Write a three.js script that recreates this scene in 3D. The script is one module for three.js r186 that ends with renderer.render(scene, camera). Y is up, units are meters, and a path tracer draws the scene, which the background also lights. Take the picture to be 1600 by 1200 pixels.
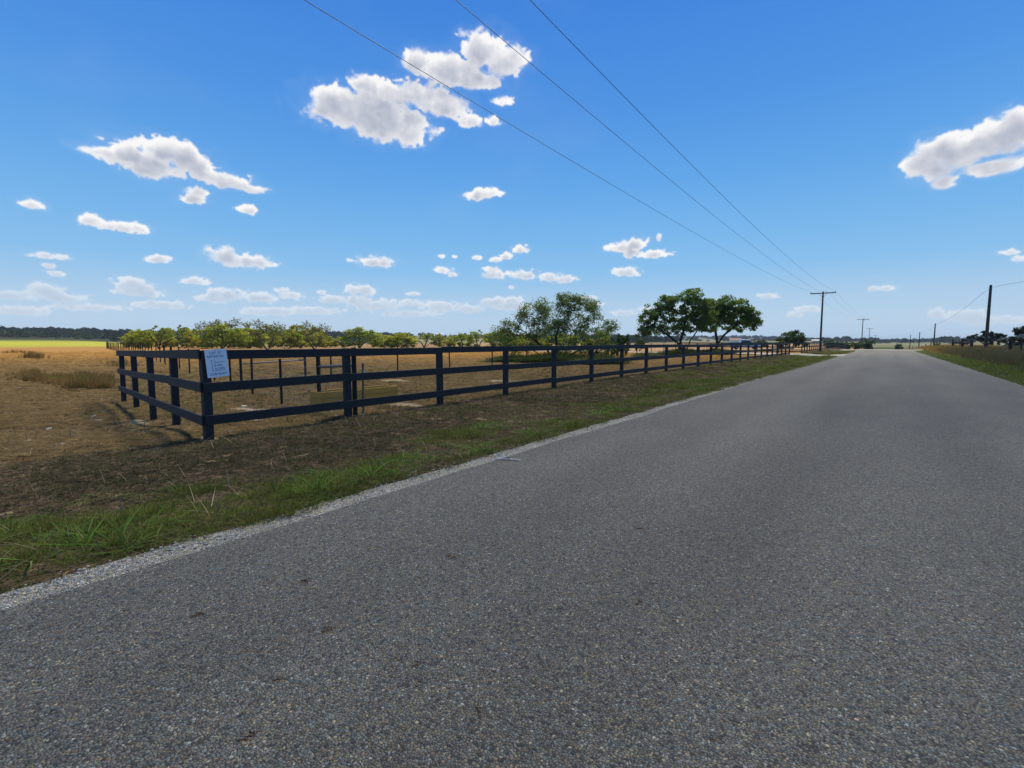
import * as THREE from 'three';
import { mergeGeometries } from 'three/addons/utils/BufferGeometryUtils.js';
import { RoundedBoxGeometry } from 'three/addons/geometries/RoundedBoxGeometry.js';

// World: x is metres to the right of the camera across the road, z is minus metres along the road, y is up; the road surface is y = 0.
const { sin, cos, tan, atan, atan2, sqrt, hypot, PI, min, max, abs, floor, exp, pow } = Math;
const RAD = PI / 180, EYE = 1.42, YAW = 37.48 * RAD, PITCH = 4.963 * RAD;
const clamp = (v, a = 0, b = 1) => (v < a ? a : v > b ? b : v), mix = (a, b, t) => a + (b - a) * t;
const smooth = (a, b, v) => { const t = clamp((v - a) / (b - a)); return t * t * (3 - 2 * t); };
function rng(seed) { let s = seed >>> 0; return () => { s = (s + 0x6d2b79f5) | 0; let t = Math.imul(s ^ (s >>> 15), 1 | s); t = (t + Math.imul(t ^ (t >>> 7), 61 | t)) ^ t; return ((t ^ (t >>> 14)) >>> 0) / 4294967296; }; }
const hash2 = (x, y) => { let h = Math.imul(x, 374761393) + Math.imul(y, 668265263) | 0; h = Math.imul(h ^ (h >>> 13), 1274126177); return ((h ^ (h >>> 16)) >>> 0) / 4294967296; };
function vnoise(x, y) {
  const ix = floor(x), iy = floor(y), fx = x - ix, fy = y - iy, u = fx * fx * (3 - 2 * fx), v = fy * fy * (3 - 2 * fy);
  return mix(mix(hash2(ix, iy), hash2(ix + 1, iy), u), mix(hash2(ix, iy + 1), hash2(ix + 1, iy + 1), u), v);
}
function fbm(x, y, o = 4) { let s = 0, a = 0.5, n = 0; for (let i = 0; i < o; i++) { s += a * vnoise(x, y); n += a; a *= 0.5; const t = x * 1.6 - y * 1.2 + 7.3; y = x * 1.2 + y * 1.6 + 3.1; x = t; } return s / n; }

const hash3 = (x, y, z) => { let h = (Math.imul(x, 374761393) + Math.imul(y, 668265263) + Math.imul(z, 1440662683)) | 0; h = Math.imul(h ^ (h >>> 13), 1274126177); return ((h ^ (h >>> 16)) >>> 0) / 4294967296; };
function vnoise3(x, y, z) {
  const ix = floor(x), iy = floor(y), iz = floor(z), fx = x - ix, fy = y - iy, fz = z - iz, u = fx * fx * (3 - 2 * fx), v = fy * fy * (3 - 2 * fy), w = fz * fz * (3 - 2 * fz);
  const p = (k) => mix(mix(hash3(ix, iy, iz + k), hash3(ix + 1, iy, iz + k), u), mix(hash3(ix, iy + 1, iz + k), hash3(ix + 1, iy + 1, iz + k), u), v);
  return mix(p(0), p(1), w);
}
function fbm3(x, y, z, o) { let s = 0, a = 0.5, n = 0; for (let i = 0; i < o; i++) { s += a * vnoise3(x, y, z); n += a; a *= 0.58; const t = x * 1.62 - y * 1.2 + 7.3; y = x * 1.2 + y * 1.62 + 3.1; x = t; z = z * 2.02 + 5.7; } return s / n; }

// ---------- camera, sky, sun, exposure ----------
const scene = new THREE.Scene();
const camera = new THREE.PerspectiveCamera(2 * atan(600 / 760) / RAD, 4 / 3, 0.1, 15000);
camera.position.set(0, EYE, 0);
camera.lookAt(-sin(YAW) * cos(PITCH), EYE - sin(PITCH), -cos(YAW) * cos(PITCH));
const renderer = new THREE.WebGLRenderer({ antialias: true });
renderer.toneMapping = THREE.LinearToneMapping;
renderer.toneMappingExposure = 1.0;
renderer.shadowMap.enabled = true;
const SUN_AZ = -4.5 * RAD, SUN_EL = 58 * RAD;                // bearing measured from the road's direction, clockwise
const sunDir = new THREE.Vector3(sin(SUN_AZ) * cos(SUN_EL), sin(SUN_EL), -cos(SUN_AZ) * cos(SUN_EL));
const sun = new THREE.DirectionalLight(new THREE.Color(1, 0.9, 0.74), 5);
sun.name = 'sun'; sun.shadow.radius = 22;   // seen through thin cloud: a wide soft disc
 sun.position.copy(sunDir).multiplyScalar(300);
sun.shadow.mapSize.set(4096, 4096); Object.assign(sun.shadow.camera, { left: -150, right: 150, top: 150, bottom: -150, near: 10, far: 700 });
scene.add(sun, sun.target);
scene.fog = new THREE.FogExp2(new THREE.Color(0.72, 0.84, 1.0), 0.00016);

// Clouds by bearing and elevation in degrees, each a list of lobes [bearing from the view axis, elevation, half width, half height].
const CLOUDS = [
  [[-18.8,23.4,3.29,1.74],[-15.8,23.2,4.08,1.94],[-13.5,22.2,3.82,1.60],[-11.4,23.0,1.75,1.03]],
  [[-15.8,25.6,1.68,0.85],[-13.4,25.2,3.10,0.98],[-10.0,25.3,3.17,1.20],[-7.5,24.4,2.49,1.01],[-4.7,23.3,1.29,0.58]],
  [[-10.3,28.1,1.53,0.93],[-7.1,27.8,3.19,1.30],[-3.2,29.1,2.50,1.62],[-0.7,28.4,2.29,1.30],[-4.7,26.8,3.22,0.86]],
  [[-1.0,25.1,1.01,0.45]], [[-2.2,23.3,0.87,0.41]],
  [[-39.1,16.2,1.70,0.46],[-37.3,16.2,2.13,0.93],[-35.9,15.6,2.21,0.85],[-33.9,17.0,2.47,1.07],[-32.4,16.4,1.85,0.66]],
  [[-30.9,15.7,1.64,0.73],[-29.3,15.4,1.98,0.69],[-27.3,15.0,1.28,0.35]], [[-32.3,14.1,0.95,0.40],[-32.5,13.4,1.05,0.40]],
  [[-43.8,11.1,0.77,0.40]], [[-27.9,13.0,0.87,0.42]], [[-40.3,10.4,0.74,0.48],[-38.3,10.2,1.86,0.38],[-36.9,10.2,0.95,0.45]],
  [[-30.2,8.4,1.57,0.86],[-28.2,8.1,2.23,0.69]], [[-4.4,16.0,1.17,0.46],[-2.8,16.4,1.46,0.52]],
  [[39.6,15.1,1.52,1.62],[40.8,15.7,1.82,1.48],[42.8,15.8,2.08,1.43],[44.6,16.0,1.61,1.48],[47.1,15.3,1.94,1.78],[40.7,13.3,0.91,0.51],[44.0,13.9,1.83,0.68]],
  [[36.3,4.9,0.58,0.24],[37.2,4.9,0.61,0.29]], [[45.0,7.2,0.59,0.20]], [[45.7,6.6,0.43,0.20]],
  [[12.4,10.4,1.68,0.55],[13.8,10.7,1.38,0.61],[13.4,9.7,0.70,0.48]], [[16.0,9.5,1.63,0.41]], [[16.4,11.2,0.27,0.40]], [[13.0,7.7,1.40,0.49]],
  [[0.9,10.4,0.96,0.49]], [[-0.7,9.7,0.67,0.35]], [[-1.8,9.3,0.74,0.28]], [[-15.5,8.7,1.87,0.62]], [[-8.0,8.1,0.95,0.42]], [[-6.8,7.6,0.59,0.28]],
  [[-18.2,8.8,0.47,0.20]], [[-8.1,9.6,0.36,0.21]], [[-6.7,9.6,0.29,0.14]], [[-4.1,9.5,0.44,0.28]], [[-2.1,7.7,1.48,0.64],[1.3,7.6,1.78,0.57]],
  [[4.6,7.3,1.33,0.50],[6.1,7.1,1.17,0.43]], [[-0.1,6.2,0.37,0.22]], [[-17.9,5.7,1.09,0.55],[-16.6,5.6,1.03,0.49]], [[-32.7,5.8,1.06,0.37]],
  [[-35.6,7.6,0.89,0.41]], [[-43.1,7.1,1.21,0.26]], [[-43.2,6.3,0.40,0.16]], [[-42.7,5.7,0.57,0.21]], [[-37.7,5.2,1.13,0.58],[-36.8,4.9,1.07,0.47]],
  [[-37.2,4.5,1.64,0.41]], [[-11.2,5.4,0.79,0.21]], [[-11.4,4.3,1.59,0.36]], [[-25.1,5.3,0.74,0.26]], [[-21.2,5.3,0.39,0.20]], [[8.5,5.0,1.09,0.29]],
  [[-2.0,4.5,1.79,0.51],[0.0,4.7,1.04,0.44]], [[9.6,4.2,1.01,0.29]], [[27.2,4.7,0.94,0.26]], [[27.5,4.5,0.81,0.20]],
  [[-43.5,4.2,1.12,0.64],[-45.4,3.7,1.28,0.36],[-42.3,3.7,1.67,0.38]], [[-30.1,4.6,1.93,0.57],[-31.4,4.2,1.32,0.44]], [[-27.2,4.5,1.55,0.59]],
  [[-24.2,4.8,1.25,0.47]], [[-15.3,4.0,2.81,0.64],[-17.3,4.5,1.64,0.49]], [[-20.0,4.5,1.60,0.41]], [[-8.2,4.0,2.43,0.58]], [[-5.6,3.7,2.23,0.44]],
  [[0.0,4.0,2.54,0.44]], [[42.6,2.2,1.19,0.55],[43.6,1.8,1.30,0.43]], [[40.9,2.4,0.59,0.50]], [[45.3,1.7,1.44,0.31]], [[31.2,3.2,1.08,0.32]],
  [[29.9,2.7,0.78,0.26]], [[12.9,3.2,1.41,0.36]], [[15.3,3.6,1.11,0.28]], [[18.7,3.7,1.20,0.28]], [[22.0,4.4,0.77,0.20]], [[-22.0,3.3,2.61,0.41]],
  [[-35.6,3.4,2.23,0.42]], [[-40.7,3.0,2.22,0.34]], [[-45.1,2.5,1.53,0.37]], [[-26.4,3.1,2.70,0.40]], [[-11.8,3.1,3.19,0.43]],
];
{ // the same kind of sky goes on all the way round
  const r = rng(77);
  for (let i = 0; i < 90; i++) {
    const az = 52 + r() * 256, el = 3 + pow(r(), 1.6) * 40, s = 0.25 + el * 0.06 * (0.4 + r()), c = [];
    for (let k = 0, n = 1 + floor(r() * 4); k < n; k++) c.push([az + (k - n / 2) * s * 1.3, el + (r() - 0.5) * s * 0.7, s * (0.8 + r()), s * (0.35 + r() * 0.35)]);
    CLOUDS.push(c);
  }
}
const SKY = [[0, 0.50, 0.665, 0.83], [2, 0.50, 0.665, 0.83], [4.5, 0.42, 0.62, 0.83], [8, 0.255, 0.53, 0.845], [12, 0.185, 0.46, 0.83], [17, 0.125, 0.38, 0.80], [24, 0.08, 0.29, 0.745], [33, 0.052, 0.222, 0.68], [50, 0.05, 0.21, 0.62], [90, 0.035, 0.16, 0.52]];
function air(el) { let i = 1; while (i < SKY.length - 1 && SKY[i][0] < el) i++; const a = SKY[i - 1], b = SKY[i], t = clamp((el - a[0]) / (b[0] - a[0])); return [mix(a[1], b[1], t), mix(a[2], b[2], t), mix(a[3], b[3], t)]; }
function makeSky() {
  const W = 4096, Hh = 2048, data = new Float32Array(W * Hh * 4), P = W / 360, half = Hh / 2;
  const field = new Float32Array(W * half).fill(-9), thick = new Float32Array(W * half), grainAt = new Float32Array(W * half);
  const colOf = (az) => ((az + YAW_TO_ROAD - 90) / 360 + 0.5) * W;       // bearing from the view axis to a column of the map
  for (const c of CLOUDS) { const grain = 0.62 * pow(1.7 / clamp(max(...c.map((q) => q[3])), 0.3, 1.7), 0.75); for (const [az, el, ra, re] of c) {
    const cx = colOf(az), cy = el * P, rx = ra * P * 1.12, ry = re * P * 1.15;
    for (let y = max(0, floor(cy - ry * 1.8)); y < min(half, cy + ry * 1.8); y++) for (let x = floor(cx - rx * 1.8); x < cx + rx * 1.8; x++) {
      const dx = (x - cx) / rx, dy0 = (y - cy) / ry, dy = dy0 < 0 ? dy0 * 1.25 : dy0, f = 1 - sqrt(dx * dx + dy * dy), i = y * W + ((x % W) + W) % W;
      if (f > field[i]) grainAt[i] = grain;
      const a = field[i], k = 0.22, h = clamp(0.5 + 0.5 * (f - a) / k);
      field[i] = mix(a, f, h) + k * h * (1 - h);
    }
  } }
  const dens = new Float32Array(W * half);
  for (let y = 0; y < half; y++) for (let x = 0; x < W; x++) {
    const f = field[y * W + x];
    if (f < -0.75) continue;
    const el = y / P, be = (x / W - 0.5) * 2 * PI, k = 57.3 * grainAt[y * W + x], X = cos(be) * cos(el * RAD) * k, Y = sin(el * RAD) * k * 1.35, Z = sin(be) * cos(el * RAD) * k;
    const wx = fbm3(X + 11, Y + 5, Z, 3) - 0.5, wy = fbm3(X + 71, Y + 35, Z, 3) - 0.5;
    const n = fbm3(X * 1.1 + wx * 1.5, Y * 1.1 + wy * 1.5, Z * 1.1 + wx, 7) - 0.5;
    dens[y * W + x] = clamp(f * 1.1 + n * 1.9 + 0.08, 0, 1); thick[y * W + x] = smooth(-0.75, 0.2, f + n * 1.2);
  }
  const sx = 0.25, sy = 0.97;
  for (let y = 0; y < half; y++) {
    const el = (y + 0.5) / P, base = air(el), hazy = smooth(11, 1, el);
    for (let x = 0; x < W; x++) {
      const i = y * W + x, o = ((half + y) * W + x) * 4, az = (x / W - 0.5) * 360;
      const s = Math.cos((az + 90) * RAD - SUN_AZ), w = 1 + 0.1 * max(0, s) * smooth(5, 50, el) + 0.03 * (fbm(x / 260, y / 150, 3) - 0.5);
      let r = base[0] * w, g = base[1] * w, b = base[2] * w;
      const d = dens[i];
      const veil = 0.10 * thick[i] + 0.05 * smooth(0.5, 0.8, fbm3(x * 0.006, y * 0.012, 9.1, 4)) * smooth(4, 14, el); r = mix(r, 0.62, veil); g = mix(g, 0.72, veil); b = mix(b, 0.86, veil);
      if (d > 0) {
        let tau = 0, low = 0;
        for (let k = 1; k <= 6; k++) {
          const q = k * (1 + el * 0.11), yy = floor(y + sy * q), xx = ((floor(x + sx * q) % W) + W) % W;
          if (yy < half) tau += dens[yy * W + xx];
          const y2 = floor(y - q);
          if (y2 >= 0) low += dens[y2 * W + x];
        }
        const a = pow(smooth(0.0, mix(0.12, 0.62, smooth(0.38, 0.66, fbm3(x * 0.05, y * 0.07, 1.2, 3))), d), 0.8) * mix(1, 0.42, hazy), tex = fbm3(x * 0.09, y * 0.12, 3.7, 4) - 0.5, lit = (exp(-0.55 * tau) * 0.80 + 0.30 * (1 - smooth(0.2, 0.85, d)) + 0.12 * exp(-0.5 * low)) + tex * 0.6 * smooth(0.2, 0.6, d);
        const L = clamp(lit * 1.12), cr = mix(0.45, 0.96, L), cg = mix(0.485, 0.955, L), cb = mix(0.59, 0.96, L);
        r = mix(r, mix(cr, 0.72, hazy * 0.4), a); g = mix(g, mix(cg, 0.79, hazy * 0.4), a); b = mix(b, mix(cb, 0.87, hazy * 0.4), a);
      }
      data[o] = r; data[o + 1] = g; data[o + 2] = b; data[o + 3] = 1;
    }
  }
  for (let y = 0; y < half; y++) for (let x = 0; x < W; x++) { const o = (y * W + x) * 4; data[o] = 0.2; data[o + 1] = 0.2; data[o + 2] = 0.18; data[o + 3] = 1; }
  const t = new THREE.DataTexture(data, W, Hh, THREE.RGBAFormat, THREE.FloatType);
  t.mapping = THREE.EquirectangularReflectionMapping; t.magFilter = t.minFilter = THREE.LinearFilter; t.needsUpdate = true;
  return t;
}
const YAW_TO_ROAD = -YAW / RAD;
scene.background = makeSky();
scene.environment = scene.background;

// ---------- helpers ----------
const names = new Map();
function numbered(name) { const n = names.get(name) || 0; names.set(name, n + 1); return n ? `${name}_${String(n).padStart(3, '0')}` : name; }
function tag(o, label, category, group, kind) { if (label) o.userData.label = label; if (category) o.userData.category = category; if (group) o.userData.group = group; if (kind) o.userData.kind = kind; return o; }
function thing(name, label, category, x = 0, y = 0, z = 0, turn = 0, group) { const o = new THREE.Group(); o.name = numbered(name); o.position.set(x, y, z); o.rotation.y = turn; scene.add(o); return tag(o, label, category, group); }
function put(name, geo, mat, parent) { const m = new THREE.Mesh(geo, mat); m.name = parent === scene ? numbered(name) : partName(parent, name); parent.add(m); return m; }
function partName(parent, name) { const c = parent.userData._n || (Object.defineProperty(parent.userData, '_n', { value: {}, enumerable: false, writable: true }), parent.userData._n); const n = c[name] || 0; c[name] = n + 1; return n ? `${name}_${String(n).padStart(3, '0')}` : name; }
const std = (color, roughness = 0.9, more = {}) => new THREE.MeshStandardMaterial({ color: new THREE.Color().setRGB(...color), roughness, ...more });
// a place by bearing and distance: column of the photograph (for its bearing alone) and depth along the view axis
function spot(px, depth) { const X = depth * (px - 800) / 763; return [X * cos(YAW) - depth * sin(YAW), -(X * sin(YAW) + depth * cos(YAW))]; }
const PXM = (depth) => depth / 763;
class MB {
  constructor() { this.p = []; this.c = []; this.u = []; this.i = []; }
  v(x, y, z, c, u = 0, w = 0) { this.p.push(x, y, z); if (c) this.c.push(c[0], c[1], c[2]); this.u.push(u, w); return this.p.length / 3 - 1; }
  tri(a, b, c) { this.i.push(a, b, c); }
  quad(a, b, c, d) { this.i.push(a, b, c, a, c, d); }
  tube(a, b, r0, r1, n = 5, c) {
    const d = [b[0] - a[0], b[1] - a[1], b[2] - a[2]], l = hypot(...d) || 1, e = abs(d[1]) > 0.9 * l ? [1, 0, 0] : [0, 1, 0];
    let u = [d[1] * e[2] - d[2] * e[1], d[2] * e[0] - d[0] * e[2], d[0] * e[1] - d[1] * e[0]]; const ul = hypot(...u); u = u.map((q) => q / ul);
    const w = [(d[1] * u[2] - d[2] * u[1]) / l, (d[2] * u[0] - d[0] * u[2]) / l, (d[0] * u[1] - d[1] * u[0]) / l], s = this.p.length / 3;
    for (const [q, r, vv] of [[a, r0, 0], [b, r1, l]]) for (let k = 0; k < n; k++) { const t = k / n * 2 * PI; this.v(q[0] + r * (cos(t) * u[0] + sin(t) * w[0]), q[1] + r * (cos(t) * u[1] + sin(t) * w[1]), q[2] + r * (cos(t) * u[2] + sin(t) * w[2]), c, k / n, vv); }
    for (let k = 0; k < n; k++) { const k2 = (k + 1) % n; this.quad(s + k, s + k2, s + n + k2, s + n + k); }
  }
  box(x0, x1, y0, y1, z0, z1, c) {
    const s = [[x0, y0, z0], [x1, y0, z0], [x1, y1, z0], [x0, y1, z0], [x0, y0, z1], [x1, y0, z1], [x1, y1, z1], [x0, y1, z1]];
    for (const f of [[1, 0, 3, 2], [4, 5, 6, 7], [0, 4, 7, 3], [5, 1, 2, 6], [3, 7, 6, 2], [0, 1, 5, 4]]) { const k = f.map((q, n) => this.v(...s[q], c, n === 1 || n === 2 ? 1 : 0, n > 1 ? 1 : 0)); this.quad(...k); }
  }
  geo() {
    const g = new THREE.BufferGeometry();
    g.setAttribute('position', new THREE.Float32BufferAttribute(this.p, 3)); g.setAttribute('uv', new THREE.Float32BufferAttribute(this.u, 2));
    if (this.c.length) g.setAttribute('color', new THREE.Float32BufferAttribute(this.c, 3));
    g.setIndex(this.i); g.computeVertexNormals(); return g;
  }
}
function canvasTex(w, h, draw, srgb = true) {
  const c = document.createElement('canvas'); c.width = w; c.height = h; draw(c.getContext('2d'), w, h);
  const t = new THREE.CanvasTexture(c); t.wrapS = t.wrapT = THREE.RepeatWrapping; if (srgb) t.colorSpace = THREE.SRGBColorSpace; t.magFilter = THREE.LinearFilter; return t;
}
function dataTex(data, w, h, srgb) { const t = new THREE.DataTexture(data, w, h, THREE.RGBAFormat); t.wrapS = t.wrapT = THREE.RepeatWrapping; t.magFilter = t.minFilter = THREE.LinearFilter; if (srgb) t.colorSpace = THREE.SRGBColorSpace; t.needsUpdate = true; return t; }
const toS = (l) => clamp(l <= 0.0031308 ? l * 12.92 : 1.055 * pow(l, 1 / 2.4) - 0.055) * 255;

// ---------- terrain ----------
const bearing = (x, z) => { const c = -x * sin(YAW) - z * cos(YAW), s = x * cos(YAW) - z * sin(YAW); return c > 0.05 * hypot(x, z) ? clamp(800 + 763 * s / c, -2600, 4200) : s < 0 ? -2600 : 4200; };
const HILLS = [ // column span, soft edge, start and end of the climb, height
  [-2600, 150, 90, 330, 800, 8.5], [150, 450, 120, 420, 850, 9.5], [430, 640, 90, 500, 1000, 12], [640, 780, 70, 500, 1200, 15], [780, 1020, 90, 450, 1000, 9.5], [1020, 1245, 90, 900, 1900, 15], [1245, 1480, 120, 900, 2600, 3], [1480, 4200, 120, 700, 2000, 5],
];
function ground(x, z) {
  const L = x, t = -z, r = hypot(x, z);
  let h = -0.05 * smooth(4.2, 3.6, abs(L));
  if (L < -3.5) {
    h += -0.11 * exp(-pow((L + 5.5) / 1.1, 2)) + (-0.03 + 0.08 * smooth(3, 20, t)) * smooth(-5, -7.5, L);
    h -= 0.22 * smooth(-8.6, -12, L) * (1 - smooth(5, 18, t)) * (1 - smooth(20, 45, -L));
    h += (fbm(L * 0.35 + 40, t * 0.35, 4) - 0.5) * 0.14 * smooth(-7, -10, L) * smooth(-1, 2, abs(L + 7.95)) + (fbm(L * 1.7, t * 1.7, 3) - 0.5) * 0.08 * smooth(-4, -4.8, L);
  } else if (L > 3.5) h += 0.02 + 0.22 * smooth(4, 9, L) + (fbm(L * 0.5, t * 0.5, 3) - 0.5) * 0.15 * smooth(4, 6, L);
  h += -2.0 * smooth(105, 230, t) * smooth(-40, -14, L) * (1 - smooth(60, 120, L));
  if (r > 120) {
    const p = bearing(x, z);
    h += 1.5 * smooth(190, 330, r) * smooth(260, 120, p);
    for (const [a, b, e, r0, r1, hh] of HILLS) h += hh * smooth(a - e, a + e, p) * smooth(b + e, b - e, p) * smooth(r0, r1, r) * (0.86 + 0.28 * fbm(x / 260, z / 260, 3));
    h += (fbm(x / 90, z / 90, 3) - 0.5) * 0.5 * smooth(120, 260, r);
  }
  return h;
}
const roadY = (t) => -2.0 * smooth(105, 230, t);
const PATCHES = [[-10.75, 2.62, 0.75, 0.22, 0.06], [-9.55, 2.66, 0.62, 0.17, 0.06], [-12.1, 3.25, 0.7, 0.2, 0.0], [-13.2, 2.75, 0.5, 0.16, 0.1], [-7.95, 2.93, 0.26, 0.24, 0], [-9.5, 4.3, 0.7, 0.22, 0.05], [-8.9, 7.3, 0.8, 0.3, 0.1], [-12.3, 5.5, 0.8, 0.3, 0.1], [-8.2, 5.4, 0.5, 0.2, 0.2], [-15, 12, 1.2, 0.5, 0.1], [-11, 14, 0.9, 0.5, 0]];
function bare(L, t) { let m = 0; for (const [a, b, ra, rb, k] of PATCHES) { const d = hypot((L - a) / ra, (t - b - (L - a) * k) / rb); if (d < 2) m = max(m, smooth(1.15, 0.6, d + (fbm(L * 4, t * 4, 3) - 0.5) * 0.9)); } return m; }
const lerp3 = (a, b, t) => [mix(a[0], b[0], t), mix(a[1], b[1], t), mix(a[2], b[2], t)];
function groundColor(x, z) {
  const L = x, t = -z, r = hypot(x, z), n = fbm(L * 0.6, t * 0.6, 4), n2 = fbm(L * 0.12 + 9, t * 0.12, 4), n3 = fbm(L * 2.3 + 5, t * 2.3, 3), nf = fbm(L * 0.02 + 3, t * 0.02, 4);
  let c;
  if (L > -7.9 && L < 3.4) c = lerp3([0.09, 0.066, 0.043], [0.06, 0.07, 0.024], smooth(-6.0, -4.4, L + (n - 0.5) * 2));
  else if (L >= 3.4) c = lerp3([0.05, 0.065, 0.022], [0.13, 0.10, 0.05], smooth(4.5, 8, L + (n - 0.5) * 2.5));
  else {
    c = lerp3([0.175, 0.122, 0.064], [0.13, 0.10, 0.046], smooth(0.4, 0.62, n));
    c = lerp3(c, [0.10, 0.098, 0.026], smooth(0.47, 0.66, n2) * 0.8);
    const nm = fbm(L * 0.22 + 31, t * 0.3 + 8, 4), nr = fbm(L * 0.4 + 77, t * 0.55 + 18, 3); c = lerp3(c, [0.26, 0.18, 0.095], smooth(0.52, 0.66, nm) * 0.6); c = lerp3(c, [0.15, 0.075, 0.035], smooth(0.54, 0.66, nr) * 0.6); c = lerp3(c, [0.085, 0.06, 0.032], smooth(0.36, 0.28, nm) * 0.6);
    const far = smooth(18, 60, r), px = bearing(x, z), east = smooth(260, 420, px);
    c = lerp3(c, lerp3([0.42, 0.225, 0.06], [0.36, 0.235, 0.12], east), far * 0.85);
    c = lerp3(c, [0.2, 0.125, 0.045], smooth(0.5, 0.62, nf + (n2 - 0.5) * 0.4) * 0.55);
    c = lerp3(c, [0.30, 0.26, 0.19], smooth(0.60, 0.68, n3) * 0.22 * (1 - far));
  }
  if (L < -3.7 && L > -9.5) c = lerp3(c, [0.13, 0.10, 0.07], smooth(-9.5, -7.9, L) * smooth(-6.8, -7.9, L) * 0.6);
  c = lerp3(c, [0.36, 0.29, 0.19], bare(L, t) * 0.9);
  if (r > 130) {
    const p = bearing(x, z), field = smooth(150, 230, r) * smooth(230, 165, p);
    c = lerp3(c, lerp3([0.42, 0.44, 0.035], [0.36, 0.36, 0.05], n2), field);
    const up = smooth(340, 460, r);
    let f = lerp3([0.035, 0.05, 0.02], [0.05, 0.065, 0.025], n2);
    f = lerp3(f, lerp3([0.30, 0.25, 0.13], [0.14, 0.15, 0.06], smooth(0.4, 0.6, nf)), smooth(600, 660, p) * (1 - smooth(780, 820, p)));
    f = lerp3(f, lerp3([0.22, 0.2, 0.1], [0.12, 0.15, 0.06], smooth(0.4, 0.6, nf)), smooth(1000, 1040, p));
    c = lerp3(c, f, up);
  }
  return c;
}
const groundTex = canvasTex(2048, 2048, (g, w) => {
  const r = rng(5); g.fillStyle = 'rgb(196,190,182)'; g.fillRect(0, 0, w, w);
  const wrap = (x, y, f) => { for (const dx of [-w, 0, w]) for (const dy of [-w, 0, w]) if (x + dx > -70 && x + dx < w + 70 && y + dy > -70 && y + dy < w + 70) f(x + dx, y + dy); };
  for (let i = 0; i < 2600; i++) { const k = floor(120 + r() * 120), s = 8 + r() * 40; g.fillStyle = `rgba(${k + 6},${k},${k - 12},0.13)`; wrap(r() * w, r() * w, (x, y) => { g.beginPath(); g.ellipse(x, y, s, s * 0.7, r() * 3, 0, 7); g.fill(); }); }
  for (let i = 0; i < 60000; i++) {
    const q = r(), k = floor(q < 0.35 ? 90 + r() * 70 : 160 + r() * 80), l = 6 + r() * 34, a = r() * 2 * PI, cu = (r() - 0.5) * 10;
    g.strokeStyle = `rgba(${k},${floor(k * (0.93 + r() * 0.1))},${floor(k * (0.75 + r() * 0.2))},${0.2 + r() * 0.4})`; g.lineWidth = 0.6 + r() * 1.2;
    wrap(r() * w, r() * w, (x, y) => { g.beginPath(); g.moveTo(x, y); g.quadraticCurveTo(x + cos(a) * l / 2 - sin(a) * cu, y + sin(a) * l / 2 + cos(a) * cu, x + cos(a) * l, y + sin(a) * l); g.stroke(); });
  }
  for (let i = 0; i < 1500; i++) { const s = 1 + r() * 4, k = floor(200 + r() * 55); g.fillStyle = `rgba(${k},${k - 4},${k - 14},0.8)`; wrap(r() * w, r() * w, (x, y) => { g.beginPath(); g.ellipse(x, y, s, s * 0.7, r() * 3, 0, 7); g.fill(); }); }
});
{
  const axis = (a, b, step, far, grow) => { const out = []; for (let v = a; v <= b; v += step) out.push(v); let s = step; for (let v = b; v < far;) { s *= grow; v += s; out.push(v); } return out; };
  let ls = axis(-16, 10, 0.16, 7000, 1.05); { let s = 0.16, v = -16; while (v > -7000) { s *= 1.045; v -= s; ls.push(v); } }
  let ts = axis(-6, 24, 0.16, 8000, 1.04); { let s = 0.16, v = -6; while (v > -3000) { s *= 1.25; v -= s; ts.push(v); } }
  ls.sort((a, b) => a - b); ts.sort((a, b) => a - b);
  const m = new MB();
  for (const t of ts) for (const L of ls) { const c = groundColor(L, -t); m.v(L, ground(L, -t), -t, c.map((q) => q / 0.5), L / 4.2, t / 4.2); }
  const w = ls.length;
  for (let j = 0; j < ts.length - 1; j++) for (let i = 0; i < w - 1; i++) m.quad(j * w + i, j * w + i + 1, (j + 1) * w + i + 1, (j + 1) * w + i);
  tag(put('ground', m.geo(), new THREE.MeshPhysicalMaterial({ map: groundTex, vertexColors: true, roughness: 1, specularIntensity: 0.2, bumpMap: groundTex, bumpScale: 0.008 }), scene), 'open dry pasture and grassy road verge running to low hills', null, null, 'structure');
}

// ---------- the cloud between the sun and the road ----------
{
  const r = rng(404), alt = 270, c = sunDir.clone().multiplyScalar(alt / sunDir.y).add(new THREE.Vector3(18, 0, -15));
  const t = thing('cloud', 'small white cloud high overhead that shades the road and the corner of the fence', 'cloud', c.x, c.y, c.z), mat = new THREE.MeshStandardMaterial({ color: 0xffffff, roughness: 1, transparent: true, opacity: 0.05, depthWrite: false, side: THREE.DoubleSide });
  const puff = new THREE.IcosahedronGeometry(1, 2);
  for (let i = 0; i < 62; i++) { const a = r() * 2 * PI, d = sqrt(r()), s = 11 + r() * 8, m = put('puff', puff, mat, t); m.position.set(cos(a) * d * 33, (r() - 0.5) * 26 + (1 - d) * 8, sin(a) * d * 57); m.scale.set(s * 1.15, s * 0.8, s * 1.15); m.rotation.set(r() * 3, r() * 3, r() * 3); }
}

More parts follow.
